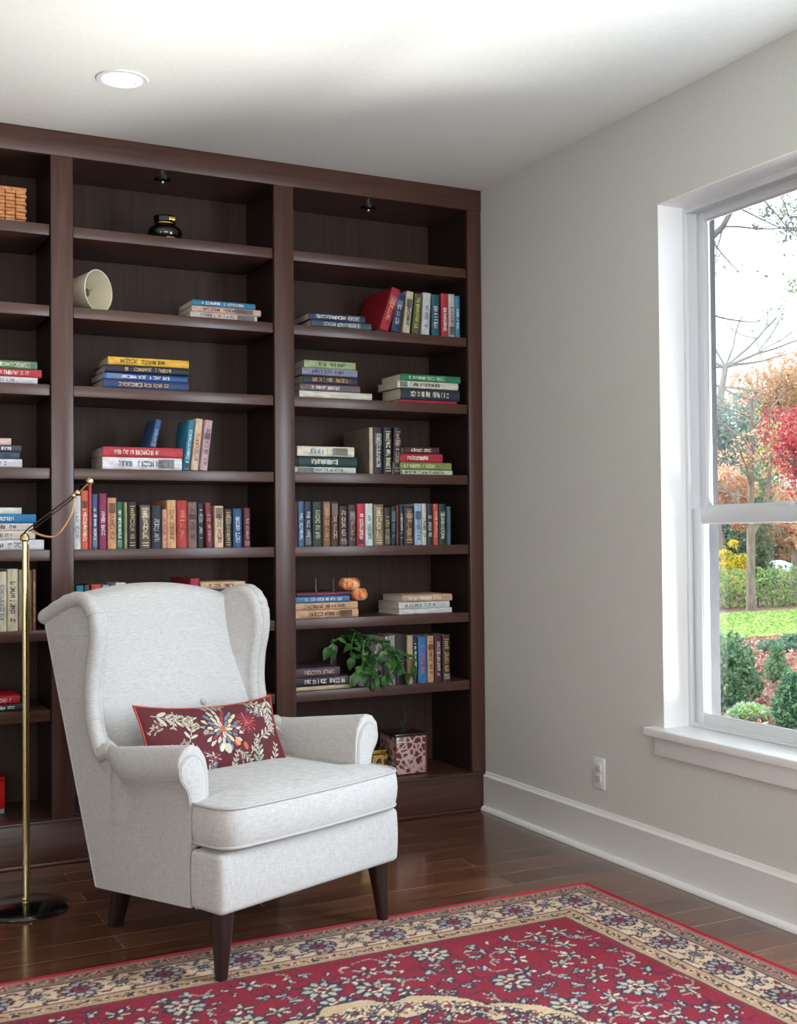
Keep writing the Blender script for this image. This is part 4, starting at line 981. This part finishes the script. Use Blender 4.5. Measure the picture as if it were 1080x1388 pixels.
# red field with blossoms and vines, cream centre medallion with scalloped rim
fc = (RL / 2, RWD / 2)
infield = D >= .284
ang_ = np.arctan2((V_ - fc[1]) / 1.05, (U_ - fc[0]) / .646); rad_ = np.hypot((U_ - fc[0]) / .646, (V_ - fc[1]) / 1.05)
sc_ = 1.0 + .035 * np.abs(np.sin(ang_ * 9)) + wob
snap = rug.C.copy()
fl = []
for _ in range(9000):
    x, y = rr_.uniform(.31, RL - .31), rr_.uniform(.31, RWD - .31)
    R = rr_.choice([.060, .040, .026, .016], p=[.34, .3, .2, .16])
    if min(x, RL - x, y, RWD - y) < .29 + R: continue
    if all((x - a) ** 2 + (y - b) ** 2 > ((R + c) * .86) ** 2 for a, b, c in fl): fl.append((x, y, R))
SG = (164, 162, 146)
for i, (x, y, R) in enumerate(fl):
    a = rr_.uniform(0, 6.28)
    if R > .05: rosette(x, y, R, (NAVY, SG, (196, 180, 150)), 9, a); rosette(x, y, R * .45, (ROSE, (206, 196, 170), NAVY), 6, a)
    elif R > .035:
        for k in range(5): leafp(x + R * .55 * math.cos(a + k * 1.257), y + R * .55 * math.sin(a + k * 1.257), R * .46, a + k * 1.257, SG if k % 2 else (196, 184, 160), asp=.5)
        leafp(x, y, R * .25, 0, ROSE, asp=.9)
    elif R > .025: leafp(x, y, R, a, SG, asp=.5); leafp(x + R * .6 * math.sin(a), y - R * .6 * math.cos(a), R * .6, a + .8, (120, 126, 130), asp=.45)
    else: leafp(x, y, R, a, (190, 176, 150), asp=.55)
    tend([(x, y), (x + 1.6 * R * math.cos(a + 1), y + 1.6 * R * math.sin(a + 1)), (x + 2.6 * R * math.cos(a + 1.6), y + 2.6 * R * math.sin(a + 1.6))], .0028, (70, 24, 48) if i % 3 else (150, 140, 130))
ring = (rad_ < sc_) & (rad_ > sc_ - .10) & infield
rug.put((rad_ < sc_ + .012) & (rad_ > sc_ - .112) & infield, NAVY); rug.put(ring, (184, 158, 126))
for k in range(84):
    a = 2 * PI * k / 84; R0 = .965; x, y = fc[0] + .646 * R0 * math.cos(a), fc[1] + 1.05 * R0 * math.sin(a)
    rosette(x, y, .034 if k % 2 else .026, ((96, 60, 60), (206, 190, 160), NAVY if k % 2 else ROSE), 6, a)
    leafp(x + .03 * math.cos(a + 1.57), y + .03 * math.sin(a + 1.57), .014, a, (120, 116, 110), asp=.5)
for _ in range(1300):
    a = rr_.uniform(0, 2 * PI); q_ = rr_.uniform(.90, .995); x, y = fc[0] + .646 * q_ * math.cos(a), fc[1] + 1.05 * q_ * math.sin(a)
    leafp(x, y, rr_.uniform(.007, .013), rr_.uniform(0, 6.28), [ROSE, SG, (110, 96, 100), (206, 190, 160)][rr_.randint(4)], asp=.5)
# yarn variation: abrash across the pile
rug.C *= (1 + .10 * (rr_.rand(ny_, nx_, 1) - .5)) * (1 + .03 * np.sin(V_ * 40 + np.sin(U_ * 5))[..., None])
Z = .010 + .0009 * rr_.rand(ny_, nx_); Z[[0, -1], :] = .004; Z[:, [0, -1]] = .004
VX = np.stack([-U_ + .0012 * np.sin(V_ * 30), -V_ + .0018 * np.sin(U_ * 17) * (V_ < .1), Z], -1).reshape(-1, 3)
base = len(VX); idx = np.arange(nx_ * ny_).reshape(ny_, nx_)
F = np.stack([idx[:-1, :-1], idx[1:, :-1], idx[1:, 1:], idx[:-1, 1:]], -1).reshape(-1, 4).tolist()
bd = list(idx[0, :]) + list(idx[1:, -1]) + list(idx[-1, -2::-1]) + list(idx[-2:0:-1, 0])
LOW = VX[bd].copy(); LOW[:, 2] = .0006
n0 = len(bd); F += [(int(bd[k]), int(bd[(k + 1) % n0]), base + (k + 1) % n0, base + k) for k in range(n0)]
me = bpy.data.meshes.new('rug_pile'); me.from_pydata(np.vstack([VX, LOW]).tolist(), [], F)
RUGM = attr_mat('rug_wool', .95, .5, 700); me.materials.append(RUGM)
ca_ = me.color_attributes.new('pattern', 'FLOAT_COLOR', 'POINT'); A = np.ones((base + n0, 4), np.float32); A[:base, :3] = s2l(rug.C.reshape(-1, 3)); A[base:, :3] = s2l(np.array((150, 20, 42.))); ca_.data.foreach_set('color', A.ravel())
rugt = thing('oriental_rug', 'red oriental rug with cream floral border lying on the hardwood floor', 'rug', (RGX, RGY, 0), (0, 0, math.radians(.6)))
link('pile', me, None, rugt, 0)
ebm = bmesh.new(); tube(ebm, [(.004, .004, .0055), (-RL - .004, .004, .0055), (-RL - .004, -RWD - .004, .0055), (.004, -RWD - .004, .0055)], .0052, 8, closed=True)
obj('bound_edge', ebm, nmat('rug_binding', (176, 20, 50), .8), rugt)

# ================================================================= OUTSIDE THE WINDOW
GZ = -.50
def gp(px, py): return at(px, py, 2, GZ)
def grass_mat():
    m = noisy('lawn_grass', (120, 150, 66), (164, 190, 100), (3, 3, 3), 1.5, .9, .2, lo=.35, hi=.65); return m
GRND = noisy('ground_soil', (92, 66, 58), (132, 98, 84), (6, 6, 6), 2, .95, .2)
struct(boxobj('ground', (XO, -60, GZ - .3), (110, 110, GZ), GRND))
struct(boxobj('ground_bounce_slab', (XO + .02, -8, GZ), (2.5, .9, GZ + .03), nmat('pale_bounce_slab', (214, 210, 202), .8)))  # unseen pale slab added to bounce sunlight up into the window
lawn = boxobj('lawn', (3, 10.05, GZ + .002), (70, 14.55, GZ + .03), grass_mat(), None, 0); tag(lawn, 'sunlit green lawn strip between the flower bed and the hedge', 'lawn', kind='stuff')
def leafmesh(name, pts, sizes, mats, parent, seed, flat=.0):
    """a cloud of small curved leaves, colours by material slot"""
    rs = np.random.RandomState(seed); n = len(pts)
    a = rs.normal(size=(n, 3)); a /= np.linalg.norm(a, axis=1)[:, None]; b = rs.normal(size=(n, 3)); b -= (a * b).sum(1)[:, None] * a; b /= np.linalg.norm(b, axis=1)[:, None]
    c = np.cross(a, b); s = np.asarray(sizes)[:, None]
    V = np.stack([pts - a * s, pts - b * s * .5 + c * s * .18, pts + a * s, pts + b * s * .5 + c * s * .18], 1).reshape(-1, 3)
    F = np.arange(4 * n).reshape(n, 4)
    F3 = np.concatenate([F[:, [0, 1, 2]], F[:, [0, 2, 3]]], 0)
    me = bpy.data.meshes.new(name); me.from_pydata(V.tolist(), [], F3.tolist())
    for m in mats: me.materials.append(m)
    mi = rs.randint(0, len(mats), n); me.polygons.foreach_set('material_index', np.concatenate([mi, mi]).astype(np.int32))
    return link(name, me, None, parent, 0)
def leafm(c):
    n = 'leaf_%02x%02x%02x' % tuple(c)
    if n in MATS: return MATS[n]
    c = [v + (235 - v) * .14 for v in c]  # lifted toward white: the outdoor glare is painted into the leaf colours
    m = nmat(n, c, .6); N, L, B = nodes(m); o = [x for x in N if x.type == 'OUTPUT_MATERIAL'][0]
    t = add(N, 'ShaderNodeBsdfTranslucent'); t.inputs[0].default_value = lin(c); x = add(N, 'ShaderNodeMixShader'); x.inputs[0].default_value = .4
    L.new(B.outputs[0], x.inputs[1]); L.new(t.outputs[0], x.inputs[2]); L.new(x.outputs[0], o.inputs[0]); return m
def cloud(blobs, n, seed, shell=.55):
    rs = np.random.RandomState(seed); w = np.array([b[3] * b[4] * b[5] for b in blobs]) ** .67; w /= w.sum(); out = []
    for b, k in zip(blobs, (w * n).astype(int) + 1):
        d = rs.normal(size=(k, 3)); d /= np.linalg.norm(d, axis=1)[:, None]; r = shell + (1 - shell) * rs.rand(k, 1) ** .7
        cl = rs.normal(size=(k, 3)) * .06
        out.append(np.array(b[:3]) + (d * r + cl) * np.array(b[3:6]))
    return np.vstack(out)
BARK = noisy('grey_bark', (122, 106, 98), (156, 140, 130), (8, 8, 1.5), 2, .9, .3)
BARKD = noisy('dark_bark', (84, 78, 74), (120, 112, 104), (8, 8, 1.5), 2, .9, .3)
def branch(bm, p, d, L, r, depth, rs, droop=.0, kids=3):
    p = Vector(p); d = Vector(d).normalized(); pts = [p]; cur = p.copy(); dd = d.copy(); k = 5
    for i in range(k):
        dd = (dd + Vector((rs.uniform(-1, 1), rs.uniform(-1, 1), rs.uniform(-1, 1))) * .16 + Vector((0, 0, -droop))).normalized(); cur = cur + dd * L / k; pts.append(cur.copy())
    tube(bm, pts, [r * (1 - .55 * i / k) for i in range(k + 1)], 6 if depth > 1 else 5)
    ends = [pts[-1]]
    if depth:
        for q in range(kids):
            i = rs.randint(2, k); nd = (dd * .6 + Vector((rs.uniform(-1, 1), rs.uniform(-1, 1), rs.uniform(-.5, 1)))).normalized()
            ends += branch(bm, pts[i], nd, L * rs.uniform(.45, .7), r * (1 - .55 * i / k) * .6, depth - 1, rs, droop, kids)
    return ends
def scr(px, py, dist):
    """a point seen at a photograph position, dist metres away"""
    d = (RM @ Vector(((px - 540) / FPX, -(py - 694) / FPX, -1))); return CAM + d * dist
def tree(name, label, px, dist, h0, h1, rad, cols, n, ls, seed, bark=BARK, tr=.12, cat='tree', group=None, squash=1, lobes=9):
    """px places the trunk; crown between heights h0 and h1 above the ground"""
    g = scr(px, 737, dist); base = Vector((g.x, g.y, GZ)); t = thing(name, label, cat, base, group=group); rs = random.Random(seed)
    bm = bmesh.new(); zc = (h0 + h1) / 2
    tube(bm, [(0, 0, -.05), (.05, 0, h0 * .5), (0, .04, zc)], [tr * 1.15, tr * .9, tr * .55], 10)
    for k in range(5): branch(bm, (0, 0, h0 + (zc - h0) * rs.random()), (rs.uniform(-1, 1), rs.uniform(-1, 1), .9), rad * .8, tr * .45, 1, rs)
    obj('trunk', bm, bark, t, 60)
    bl = []
    for k in range(lobes):
        a = rs.uniform(0, 6.28); q = rs.uniform(.15, .7) * rad; zz = rs.uniform(h0 + .1 * (h1 - h0), h1 - .15 * (h1 - h0)); s = rs.uniform(.35, .55)
        bl.append((q * math.cos(a), q * math.sin(a), zz, rad * s, rad * s, (h1 - h0) * .22 * squash))
    P = cloud(bl, n, seed); o = leafmesh('crown', P, np.random.RandomState(seed).uniform(.6, 1.3, len(P)) * ls, [leafm(c) for c in cols], t, seed); o['kind'] = 'stuff'
    return t
GR = [(116, 140, 104), (140, 162, 118), (100, 126, 104)]  # pale foliage tones carry the washed-out veil in their colour
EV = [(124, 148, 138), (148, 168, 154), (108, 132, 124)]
OR = [(220, 168, 134), (228, 186, 148), (208, 150, 116), (220, 190, 158)]
RE = [(176, 36, 62), (196, 54, 74), (206, 90, 84), (150, 28, 58)]
YG = [(186, 186, 124), (202, 196, 140), (158, 168, 112)]
TY = [(212, 190, 150), (218, 176, 144), (190, 178, 136)]
# young tree beside the hedge (its crown lies above the meeting rail)
g = gp(1018, 829); t = thing('garden_tree', 'slim grey tree trunk with a forked branch rising in front of the hedge', 'tree', g)
rs = random.Random(8); bm = bmesh.new()
tube(bm, [(0, 0, -.05), (0, 0, .1), (.0, 0, .8), (.02, 0, 1.6), (.03, 0, 2.3), (.06, .0, 3.4), (.1, 0, 4.6)], [.135, .105, .092, .09, .075, .06, .03], 14)
rt = (RM @ Vector((1, 0, 0))); 
tube(bm, [Vector((.02, 0, 1.62)), rt * .22 + Vector((0, 0, 1.95)), rt * .38 + Vector((0, 0, 2.5)), rt * .5 + Vector((0, 0, 3.6))], [.06, .055, .048, .03], 8)
tube(bm, [Vector((.02, 0, 1.7)), rt * -.10 + Vector((0, 0, 2.1)), rt * -.40 + Vector((0, 0, 2.55)), rt * -1.0 + Vector((0, 0, 3.0))], [.05, .042, .03, .018], 8)
for k in range(7): branch(bm, (.03, 0, 2.4 + .3 * k), (rs.uniform(-1, 1), rs.uniform(-1, 1), .7), 1.3, .03, 2, rs)
obj('trunk', bm, BARK, t, 60)
bl = [(rt * q[0] + Vector((0, 0, q[1])))[:] + (q[2], q[2], q[2] * .8) for q in ((-.5, 3.15, .5), (.3, 3.2, .45), (-.9, 3.2, .45), (.9, 3.2, .5), (.2, 3.6, .6))]
P = cloud(bl, 700, 3); o = leafmesh('crown', P, np.random.RandomState(3).uniform(.5, 1.2, len(P)) * .055, [leafm(c) for c in OR], t, 3); o['kind'] = 'stuff'
# hedge along the lawn
ht = thing('hedge', 'low clipped green hedge running behind the lawn', 'hedge', gp(1030, 826) + Vector((0, .75, 0)))
bl = []; rh = random.Random(2)
for k in range(90):
    x = -9 + k * .42; bl.append((x, rh.uniform(-.12, .12), .42, .42, .42, rh.uniform(.44, .54)))
P = cloud(bl, 29000, 5, .75); P = P[P[:, 2] > .0]
o = leafmesh('foliage', P, np.random.RandomState(5).uniform(.6, 1.3, len(P)) * .052, [leafm(c) for c in ((112, 146, 78), (142, 170, 92), (84, 120, 70), (150, 176, 110))], ht, 5); o['kind'] = 'stuff'
bm = bmesh.new()
for k in range(90): tube(bm, [(-9 + k * .42, 0, 0), (-9 + k * .42, .02, .5)], .02, 5)
o = obj('stems', bm, BARKD, ht); o['kind'] = 'stuff'; o.name = 'woody_base'
tree('garden_tree', 'dark green conifer-like tree seen through the window at the frame edge', 974, 38, 1.0, 6.3, 1.7, EV, 9500, .09, 21, BARKD, .2, lobes=26)
tree('garden_tree', 'low green tree left of the slim trunk above the yellow shrub', 990, 33, .4, 3.6, 1.2, GR, 8000, .07, 22, BARKD, .12, lobes=14)
tree('garden_tree', 'olive yellow-green tree between the conifer and the crimson maple', 1036, 42, 2.2, 6.0, 1.6, YG, 7000, .085, 23, lobes=18)
tree('garden_tree', 'tall peach-orange autumn tree behind the crimson maple', 1076, 46, 5.0, 8.7, 2.7, TY + OR[:2], 10000, .09, 24, lobes=16)
tree('garden_tree', 'crimson maple with bright red leaves seen through both sashes', 1101, 22, 2.0, 4.0, .92, RE, 3000, .042, 25, BARKD, .12, lobes=16)
tree('garden_tree', 'round salmon-orange tree low at the window frame edge above the rail', 974, 31, 1.9, 3.5, .9, OR, 6000, .06, 26, lobes=8)
tree('garden_tree', 'pale russet tree behind the slim trunk and the white canopy', 1052, 40, .8, 3.6, 2.4, TY, 11000, .08, 27, lobes=16)
tree('garden_tree', 'coral-orange small tree above the white canopy at the hedge', 1078, 30, 1.2, 2.4, 1.0, OR, 3200, .07, 28, lobes=8)
tree('garden_tree', 'dark green bush-like tree between the slim trunk and white canopy', 1028, 34, .0, 1.6, .55, GR, 1800, .08, 29, BARKD, .06, lobes=6)
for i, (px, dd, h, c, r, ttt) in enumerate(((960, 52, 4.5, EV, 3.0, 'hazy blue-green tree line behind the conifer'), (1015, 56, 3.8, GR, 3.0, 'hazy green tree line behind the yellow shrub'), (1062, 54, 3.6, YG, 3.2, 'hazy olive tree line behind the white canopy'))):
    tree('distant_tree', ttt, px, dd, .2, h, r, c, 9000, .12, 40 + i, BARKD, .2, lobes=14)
g = gp(990, 800); 
def bush(name, label, base, blobs, cols, n, ls, seed, cat='shrub', stems=6):
    t = thing(name, label, cat, base); P = cloud(blobs, n, seed, .4); P = P[P[:, 2] > .005]
    o = leafmesh('foliage', P, np.random.RandomState(seed).uniform(.6, 1.3, len(P)) * ls, [leafm(c) for c in cols], t, seed); o['kind'] = 'stuff'
    bm = bmesh.new(); rs = random.Random(seed); b = blobs[0]
    for k in range(stems): tube(bm, [(rs.uniform(-.1, .1) * b[3], rs.uniform(-.1, .1), 0), (b[0] + rs.uniform(-.5, .5) * b[3], b[1] + rs.uniform(-.5, .5) * b[4], b[2] + .3 * b[5])], [.012, .004], 5)
    obj('stem', bm, BARKD, t); return t
sp = scr(993, 737, 30); bush('yellow_shrub', 'bright yellow flowering shrub behind the hedge near the slim trunk', (sp.x, sp.y, GZ), [(-.2, .1, 1.15, .2, .2, .13), (.12, -.1, 1.06, .24, .24, .12), (.2, -.2, .92, .2, .2, .1), (-.1, 0, .9, .3, .3, .16), (.0, 0, 1.42, .14, .14, .12), (0, 0, .5, .5, .5, .35)], [(230, 206, 40), (240, 216, 60), (170, 176, 80)], 1300, .06, 31)
# beds by the house
bush('boxwood_shrub', 'leafy dark green shrub in the mulch bed close to the window frame', gp(988, 958), [(-.1, 0, .33, .34, .34, .36), (.12, .1, .42, .26, .26, .30), (-.25, -.1, .2, .25, .3, .24), (.2, 0, .22, .2, .2, .2)], [(92, 132, 88), (124, 158, 110), (70, 108, 76)], 4200, .032, 32)
bush('boxwood_shrub', 'leafy dark green shrub in the mulch bed beyond the pale flowers', gp(1078, 1003), [(0, 0, .24, .17, .2, .24), (-.02, .0, .42, .10, .12, .16)], [(84, 136, 92), (120, 164, 116), (62, 106, 74)], 2400, .028, 33)
bush('low_shrub', 'small dark shrub at the lawn side of the mulch bed', gp(1044, 884), [(0.1, 0, .08, .30, .25, .10), (.5, 0, .12, .3, .2, .14)], [(100, 138, 112), (134, 164, 134), (84, 116, 94)], 1700, .034, 34)
bush('low_shrub', 'small upright green shrub in the middle of the mulch bed', gp(1052, 925), [(0, 0, .14, .14, .14, .2), (.02, 0, .34, .09, .09, .12)], [(90, 136, 92), (116, 156, 108)], 900, .024, 35)
bush('dusty_miller', 'pale aqua and lime leafy clump low in the bed near the sill', gp(1017, 976), [(0, 0, .07, .19, .18, .09), (-.14, .02, .05, .12, .1, .07)], [(150, 190, 176), (176, 196, 90), (190, 210, 190), (140, 176, 84)], 1500, .022, 36, 'plant', 3)
# mulch and fallen leaves
rs_ = np.random.RandomState(9); n = 26000
X = rs_.uniform(2.6, 13.5, n); Y = rs_.uniform(1.2, 10.0, n); k_ = (Y - X * .95 > -5.2) & (Y - X * .95 < 2.2)
P = np.stack([X, Y, np.full(n, GZ) + rs_.uniform(.004, .05, n)], -1)[k_]
o = leafmesh('fallen_leaves', P, rs_.uniform(.02, .05, len(P)), [leafm(c) for c in ((176, 112, 86), (150, 104, 92), (196, 140, 110), (120, 84, 76), (210, 190, 176))], None, 9)
tag(o, 'brown and russet fallen leaves scattered over the mulch bed', 'fallen leaves', kind='stuff')
n = 16000; P = np.stack([rs_.uniform(6, 24, n), rs_.uniform(10.1, 14.5, n), np.full(n, GZ + .04)], -1)
o = leafmesh('grass_blades', P, rs_.uniform(.02, .05, n), [leafm(c) for c in ((146, 176, 90), (172, 196, 112), (126, 160, 80))], None, 10)
tag(o, 'short sunlit grass blades on the lawn', 'grass', kind='stuff')
wb = []; rw = random.Random(77)
for k in range(34):
    a = -.62 + k * .042; D_ = 60 + rw.uniform(-4, 6); wx, wy = D_ * math.cos(a), D_ * math.sin(a) + 4; hh = rw.uniform(2.2, 4.6)
    for q_ in range(3): wb.append((wx + rw.uniform(-1, 1), wy + rw.uniform(-1.4, 1.4), GZ + hh * (.35 + .3 * q_), 1.9, 1.9, hh * .32))
P = cloud(wb, 26000, 78)
o = leafmesh('woods', P, np.random.RandomState(78).uniform(.12, .26, len(P)), [leafm(c) for c in GR + TY + OR[:2]], None, 78)
tag(o, 'row of mixed autumn woods far beyond the hedge', 'woods', kind='stuff')
# bare tree and overhanging branch
g = scr(968, 737, 44); t = thing('bare_tree', 'leafless grey tree spreading bare branches against the white sky', 'tree', (g.x, g.y, GZ)); rs = random.Random(12); bm = bmesh.new()
zz = lambda py, D: (737 - py) / FPX * D + 1.21 - GZ
A = [Vector((0, 0, 0)), rt * .1 + Vector((0, 0, zz(600, 44))), rt * .35 + Vector((0, 0, zz(540, 44))), rt * .5 + Vector((0, 0, zz(512, 44)))]
tube(bm, A, [.22, .17, .13, .10], 8)
for d_, L_ in (((1, .75), 2.6), ((1, .2), 2.3), ((-.5, 1), 1.8), ((.3, 1), 1.9), ((1, .5), 3.0), ((-1, .5), 1.6), ((-.9, .1), 1.4)):
    branch(bm, A[3], rt * d_[0] + Vector((0, 0, d_[1])), L_, .055, 3, rs, 0, 4)
for d_ in ((.9, .1), (.6, -.4), (-.8, .3)): branch(bm, A[2], rt * d_[0] + Vector((0, 0, d_[1])), 1.8, .045, 3, rs, 0, 3)
obj('trunk', bm, noisy('pale_bark', (150, 146, 140), (176, 172, 164), (8, 8, 1.5), 2, .9), t, 60)
g = scr(925, 737, 13); t = thing('shade_tree', 'overhanging tree branch with dark leaves near the top of the window', 'tree', (g.x, g.y, GZ)); bm = bmesh.new()
zt = lambda py: (737 - py) / FPX * 13 + 1.21 - GZ; u_ = 13 / FPX
q = lambda px, py, dy=0: rt * ((px - 925) * u_) + Vector((0, 0, zt(py))) + Vector((-.3, .3, 0)) * dy
tube(bm, [Vector((0, 0, 0)), q(925, 500), q(930, 380), q(945, 355)], [.16, .12, .09, .06], 10)
main = [q(945, 355), q(968, 336), q(985, 320), q(1000, 292), q(1020, 262), q(1040, 230), q(1060, 205)]
tube(bm, main, [.05, .04, .034, .03, .026, .02, .014], 8); ends = []
for p0, d_, L_ in ((main[2], (1, .05), .9), (main[2], (-.2, -1), .35), (main[3], (1, -.5), .7), (main[3], (.2, 1), .5), (main[4], (1, -.6), .8), (main[5], (1, .1), .6), (main[1], (.6, -.9), .5), (main[5], (.6, -1), .9), (q(968, 440), (1, -.35), .5)):
    ends += branch(bm, p0, rt * d_[0] + Vector((0, 0, d_[1])), L_, .010, 2, rs, .03, 3)
obj('trunk', bm, BARKD, t, 60)
bl = [tuple(q(*c)) + (r, r, r) for c, r in (((1062, 262), .17), ((1078, 300), .16), ((1072, 330), .13), ((1045, 300), .10), ((1078, 400), .10), ((1034, 262), .08), ((1085, 250), .2), ((1030, 320), .06))]
P = cloud(bl, 620, 6, .2); P = np.vstack([P] + [np.array(e)[None] + rs_.normal(size=(2, 3)) * .03 for e in ends])
o = leafmesh('crown', P, rs_.uniform(.014, .034, len(P)), [leafm(c) for c in ((104, 124, 96), (96, 110, 116), (150, 158, 86), (120, 130, 136))], t, 6); o['kind'] = 'stuff'
# white canopy beyond the hedge
g = scr(1050, 737, 36); t = thing('white_canopy', 'white pitched canopy roof just visible beyond the hedge', 'canopy', (g.x, g.y, GZ))
CV = nmat('canopy_white', (226, 226, 228), .6); rv = Vector((RM @ Vector((1, 0, 0))).xy).normalized(); ang = math.atan2(rv.y, rv.x); t.rotation_euler = (0, 0, ang)
pyobj('roof', [(-.75, -.6, .60), (.75, -.6, .60), (.75, .6, .60), (-.75, .6, .60), (-.05, 0, .86), (.2, 0, .86), (-.75, -.6, .52), (.75, -.6, .52), (.75, .6, .52), (-.75, .6, .52)], [(0, 1, 5, 4), (1, 2, 5), (2, 3, 4, 5), (3, 0, 4), (0, 6, 7, 1), (1, 7, 8, 2), (2, 8, 9, 3), (3, 9, 6, 0), (6, 9, 8, 7)], CV, t, 20)
for sx_, sy_ in ((-.7, -.55), (.7, -.55), (.7, .55), (-.7, .55)):
    bm = bmesh.new(); tube(bm, [(sx_, sy_, 0), (sx_, sy_, .56)], .03, 8); obj('post', bm, CV, t)

# ================================================================= LIGHT
w = bpy.data.worlds.new('sky'); SC.world = w; w.use_nodes = True
bg = w.node_tree.nodes['Background']; bg.inputs[0].default_value = (.80, .90, 1.0, 1); bg.inputs[1].default_value = 2.7
def area(name, loc, target, sx_, sy_, power, col, portal=False, spread=PI):
    l = bpy.data.lights.new(name, 'AREA'); l.shape = 'RECTANGLE'; l.size = sx_; l.size_y = sy_; l.energy = power; l.color = col; l.spread = spread
    if portal: l.cycles.is_portal = True
    o = bpy.data.objects.new(name, l); COL.objects.link(o); o.location = loc
    o.rotation_euler = (Vector(target) - Vector(loc)).to_track_quat('-Z', 'Y').to_euler(); return o
sl = bpy.data.lights.new('sun', 'SUN'); sl.energy = 5.5; sl.angle = .02; sl.color = (1, .95, .86)
so = bpy.data.objects.new('sun', sl); COL.objects.link(so); so.rotation_euler = Vector((.25, -.60, -.76)).to_track_quat('-Z', 'Y').to_euler()
# daylight through the twin window, out of the picture's view on its far half
area('window_daylight', (.10, -2.60, 1.45), (-1.4, -1.7, 1.1), .80, 1.75, 76, (.78, .89, 1.0))
area('left_wall_fill', (XL + .02, -3.4, 1.45), (0, -2.2, 1.5), 1.8, 1.7, 42, (1, .98, .95))  # added fill lamp brightening the right wall; the left wall has no window
# added unseen area lamp, imitating ground bounce up on to the ceiling
area('ground_bounce_fill', (1.35, -1.95, -.25), (-1.0, -1.7, 3.1), 1.0, 1.0, 400, (.98, .98, .95))
# daylight through the opening behind the camera
area('rear_window_daylight', (-2.5, YR - .1, 1.5), (-2.2, 0, 1.2), 3.4, 1.8, 78, (1, .975, .945))
area('rear_ceiling_fill', (-2.4, YR - 1.2, -.2), (-2.3, -3.2, 2.9), 3.4, 1.0, 140, (1, .98, .93))  # added lamp out of view, aimed upward to brighten the ceiling
area('portal', (.27, (WY1 - 2.1) / 2, (WZ0 + WZ1) / 2), (-3, (WY1 - 2.1) / 2, (WZ0 + WZ1) / 2), .9, 1.8, 1, (1, 1, 1), True)
pl = bpy.data.lights.new('recessed_bulb', 'SPOT'); pl.energy = 14; pl.spot_size = 1.9; pl.spot_blend = .6; pl.color = (1, .93, .82); pl.shadow_soft_size = .05
po = bpy.data.objects.new('recessed_bulb', pl); COL.objects.link(po); po.location = (LX, LY, H - .006)
vs_ = SC.view_settings; vs_.view_transform = 'Standard'; vs_.look = 'None'; vs_.exposure = 0.06; vs_.gamma = 1; vs_.use_curve_mapping = False
SC.cycles.use_denoising = True; SC.cycles.max_bounces = 10; SC.cycles.diffuse_bounces = 6; SC.cycles.transparent_max_bounces = 12
SC.cycles.caustics_reflective = False; SC.cycles.caustics_refractive = False; SC.cycles.sample_clamp_indirect = 8
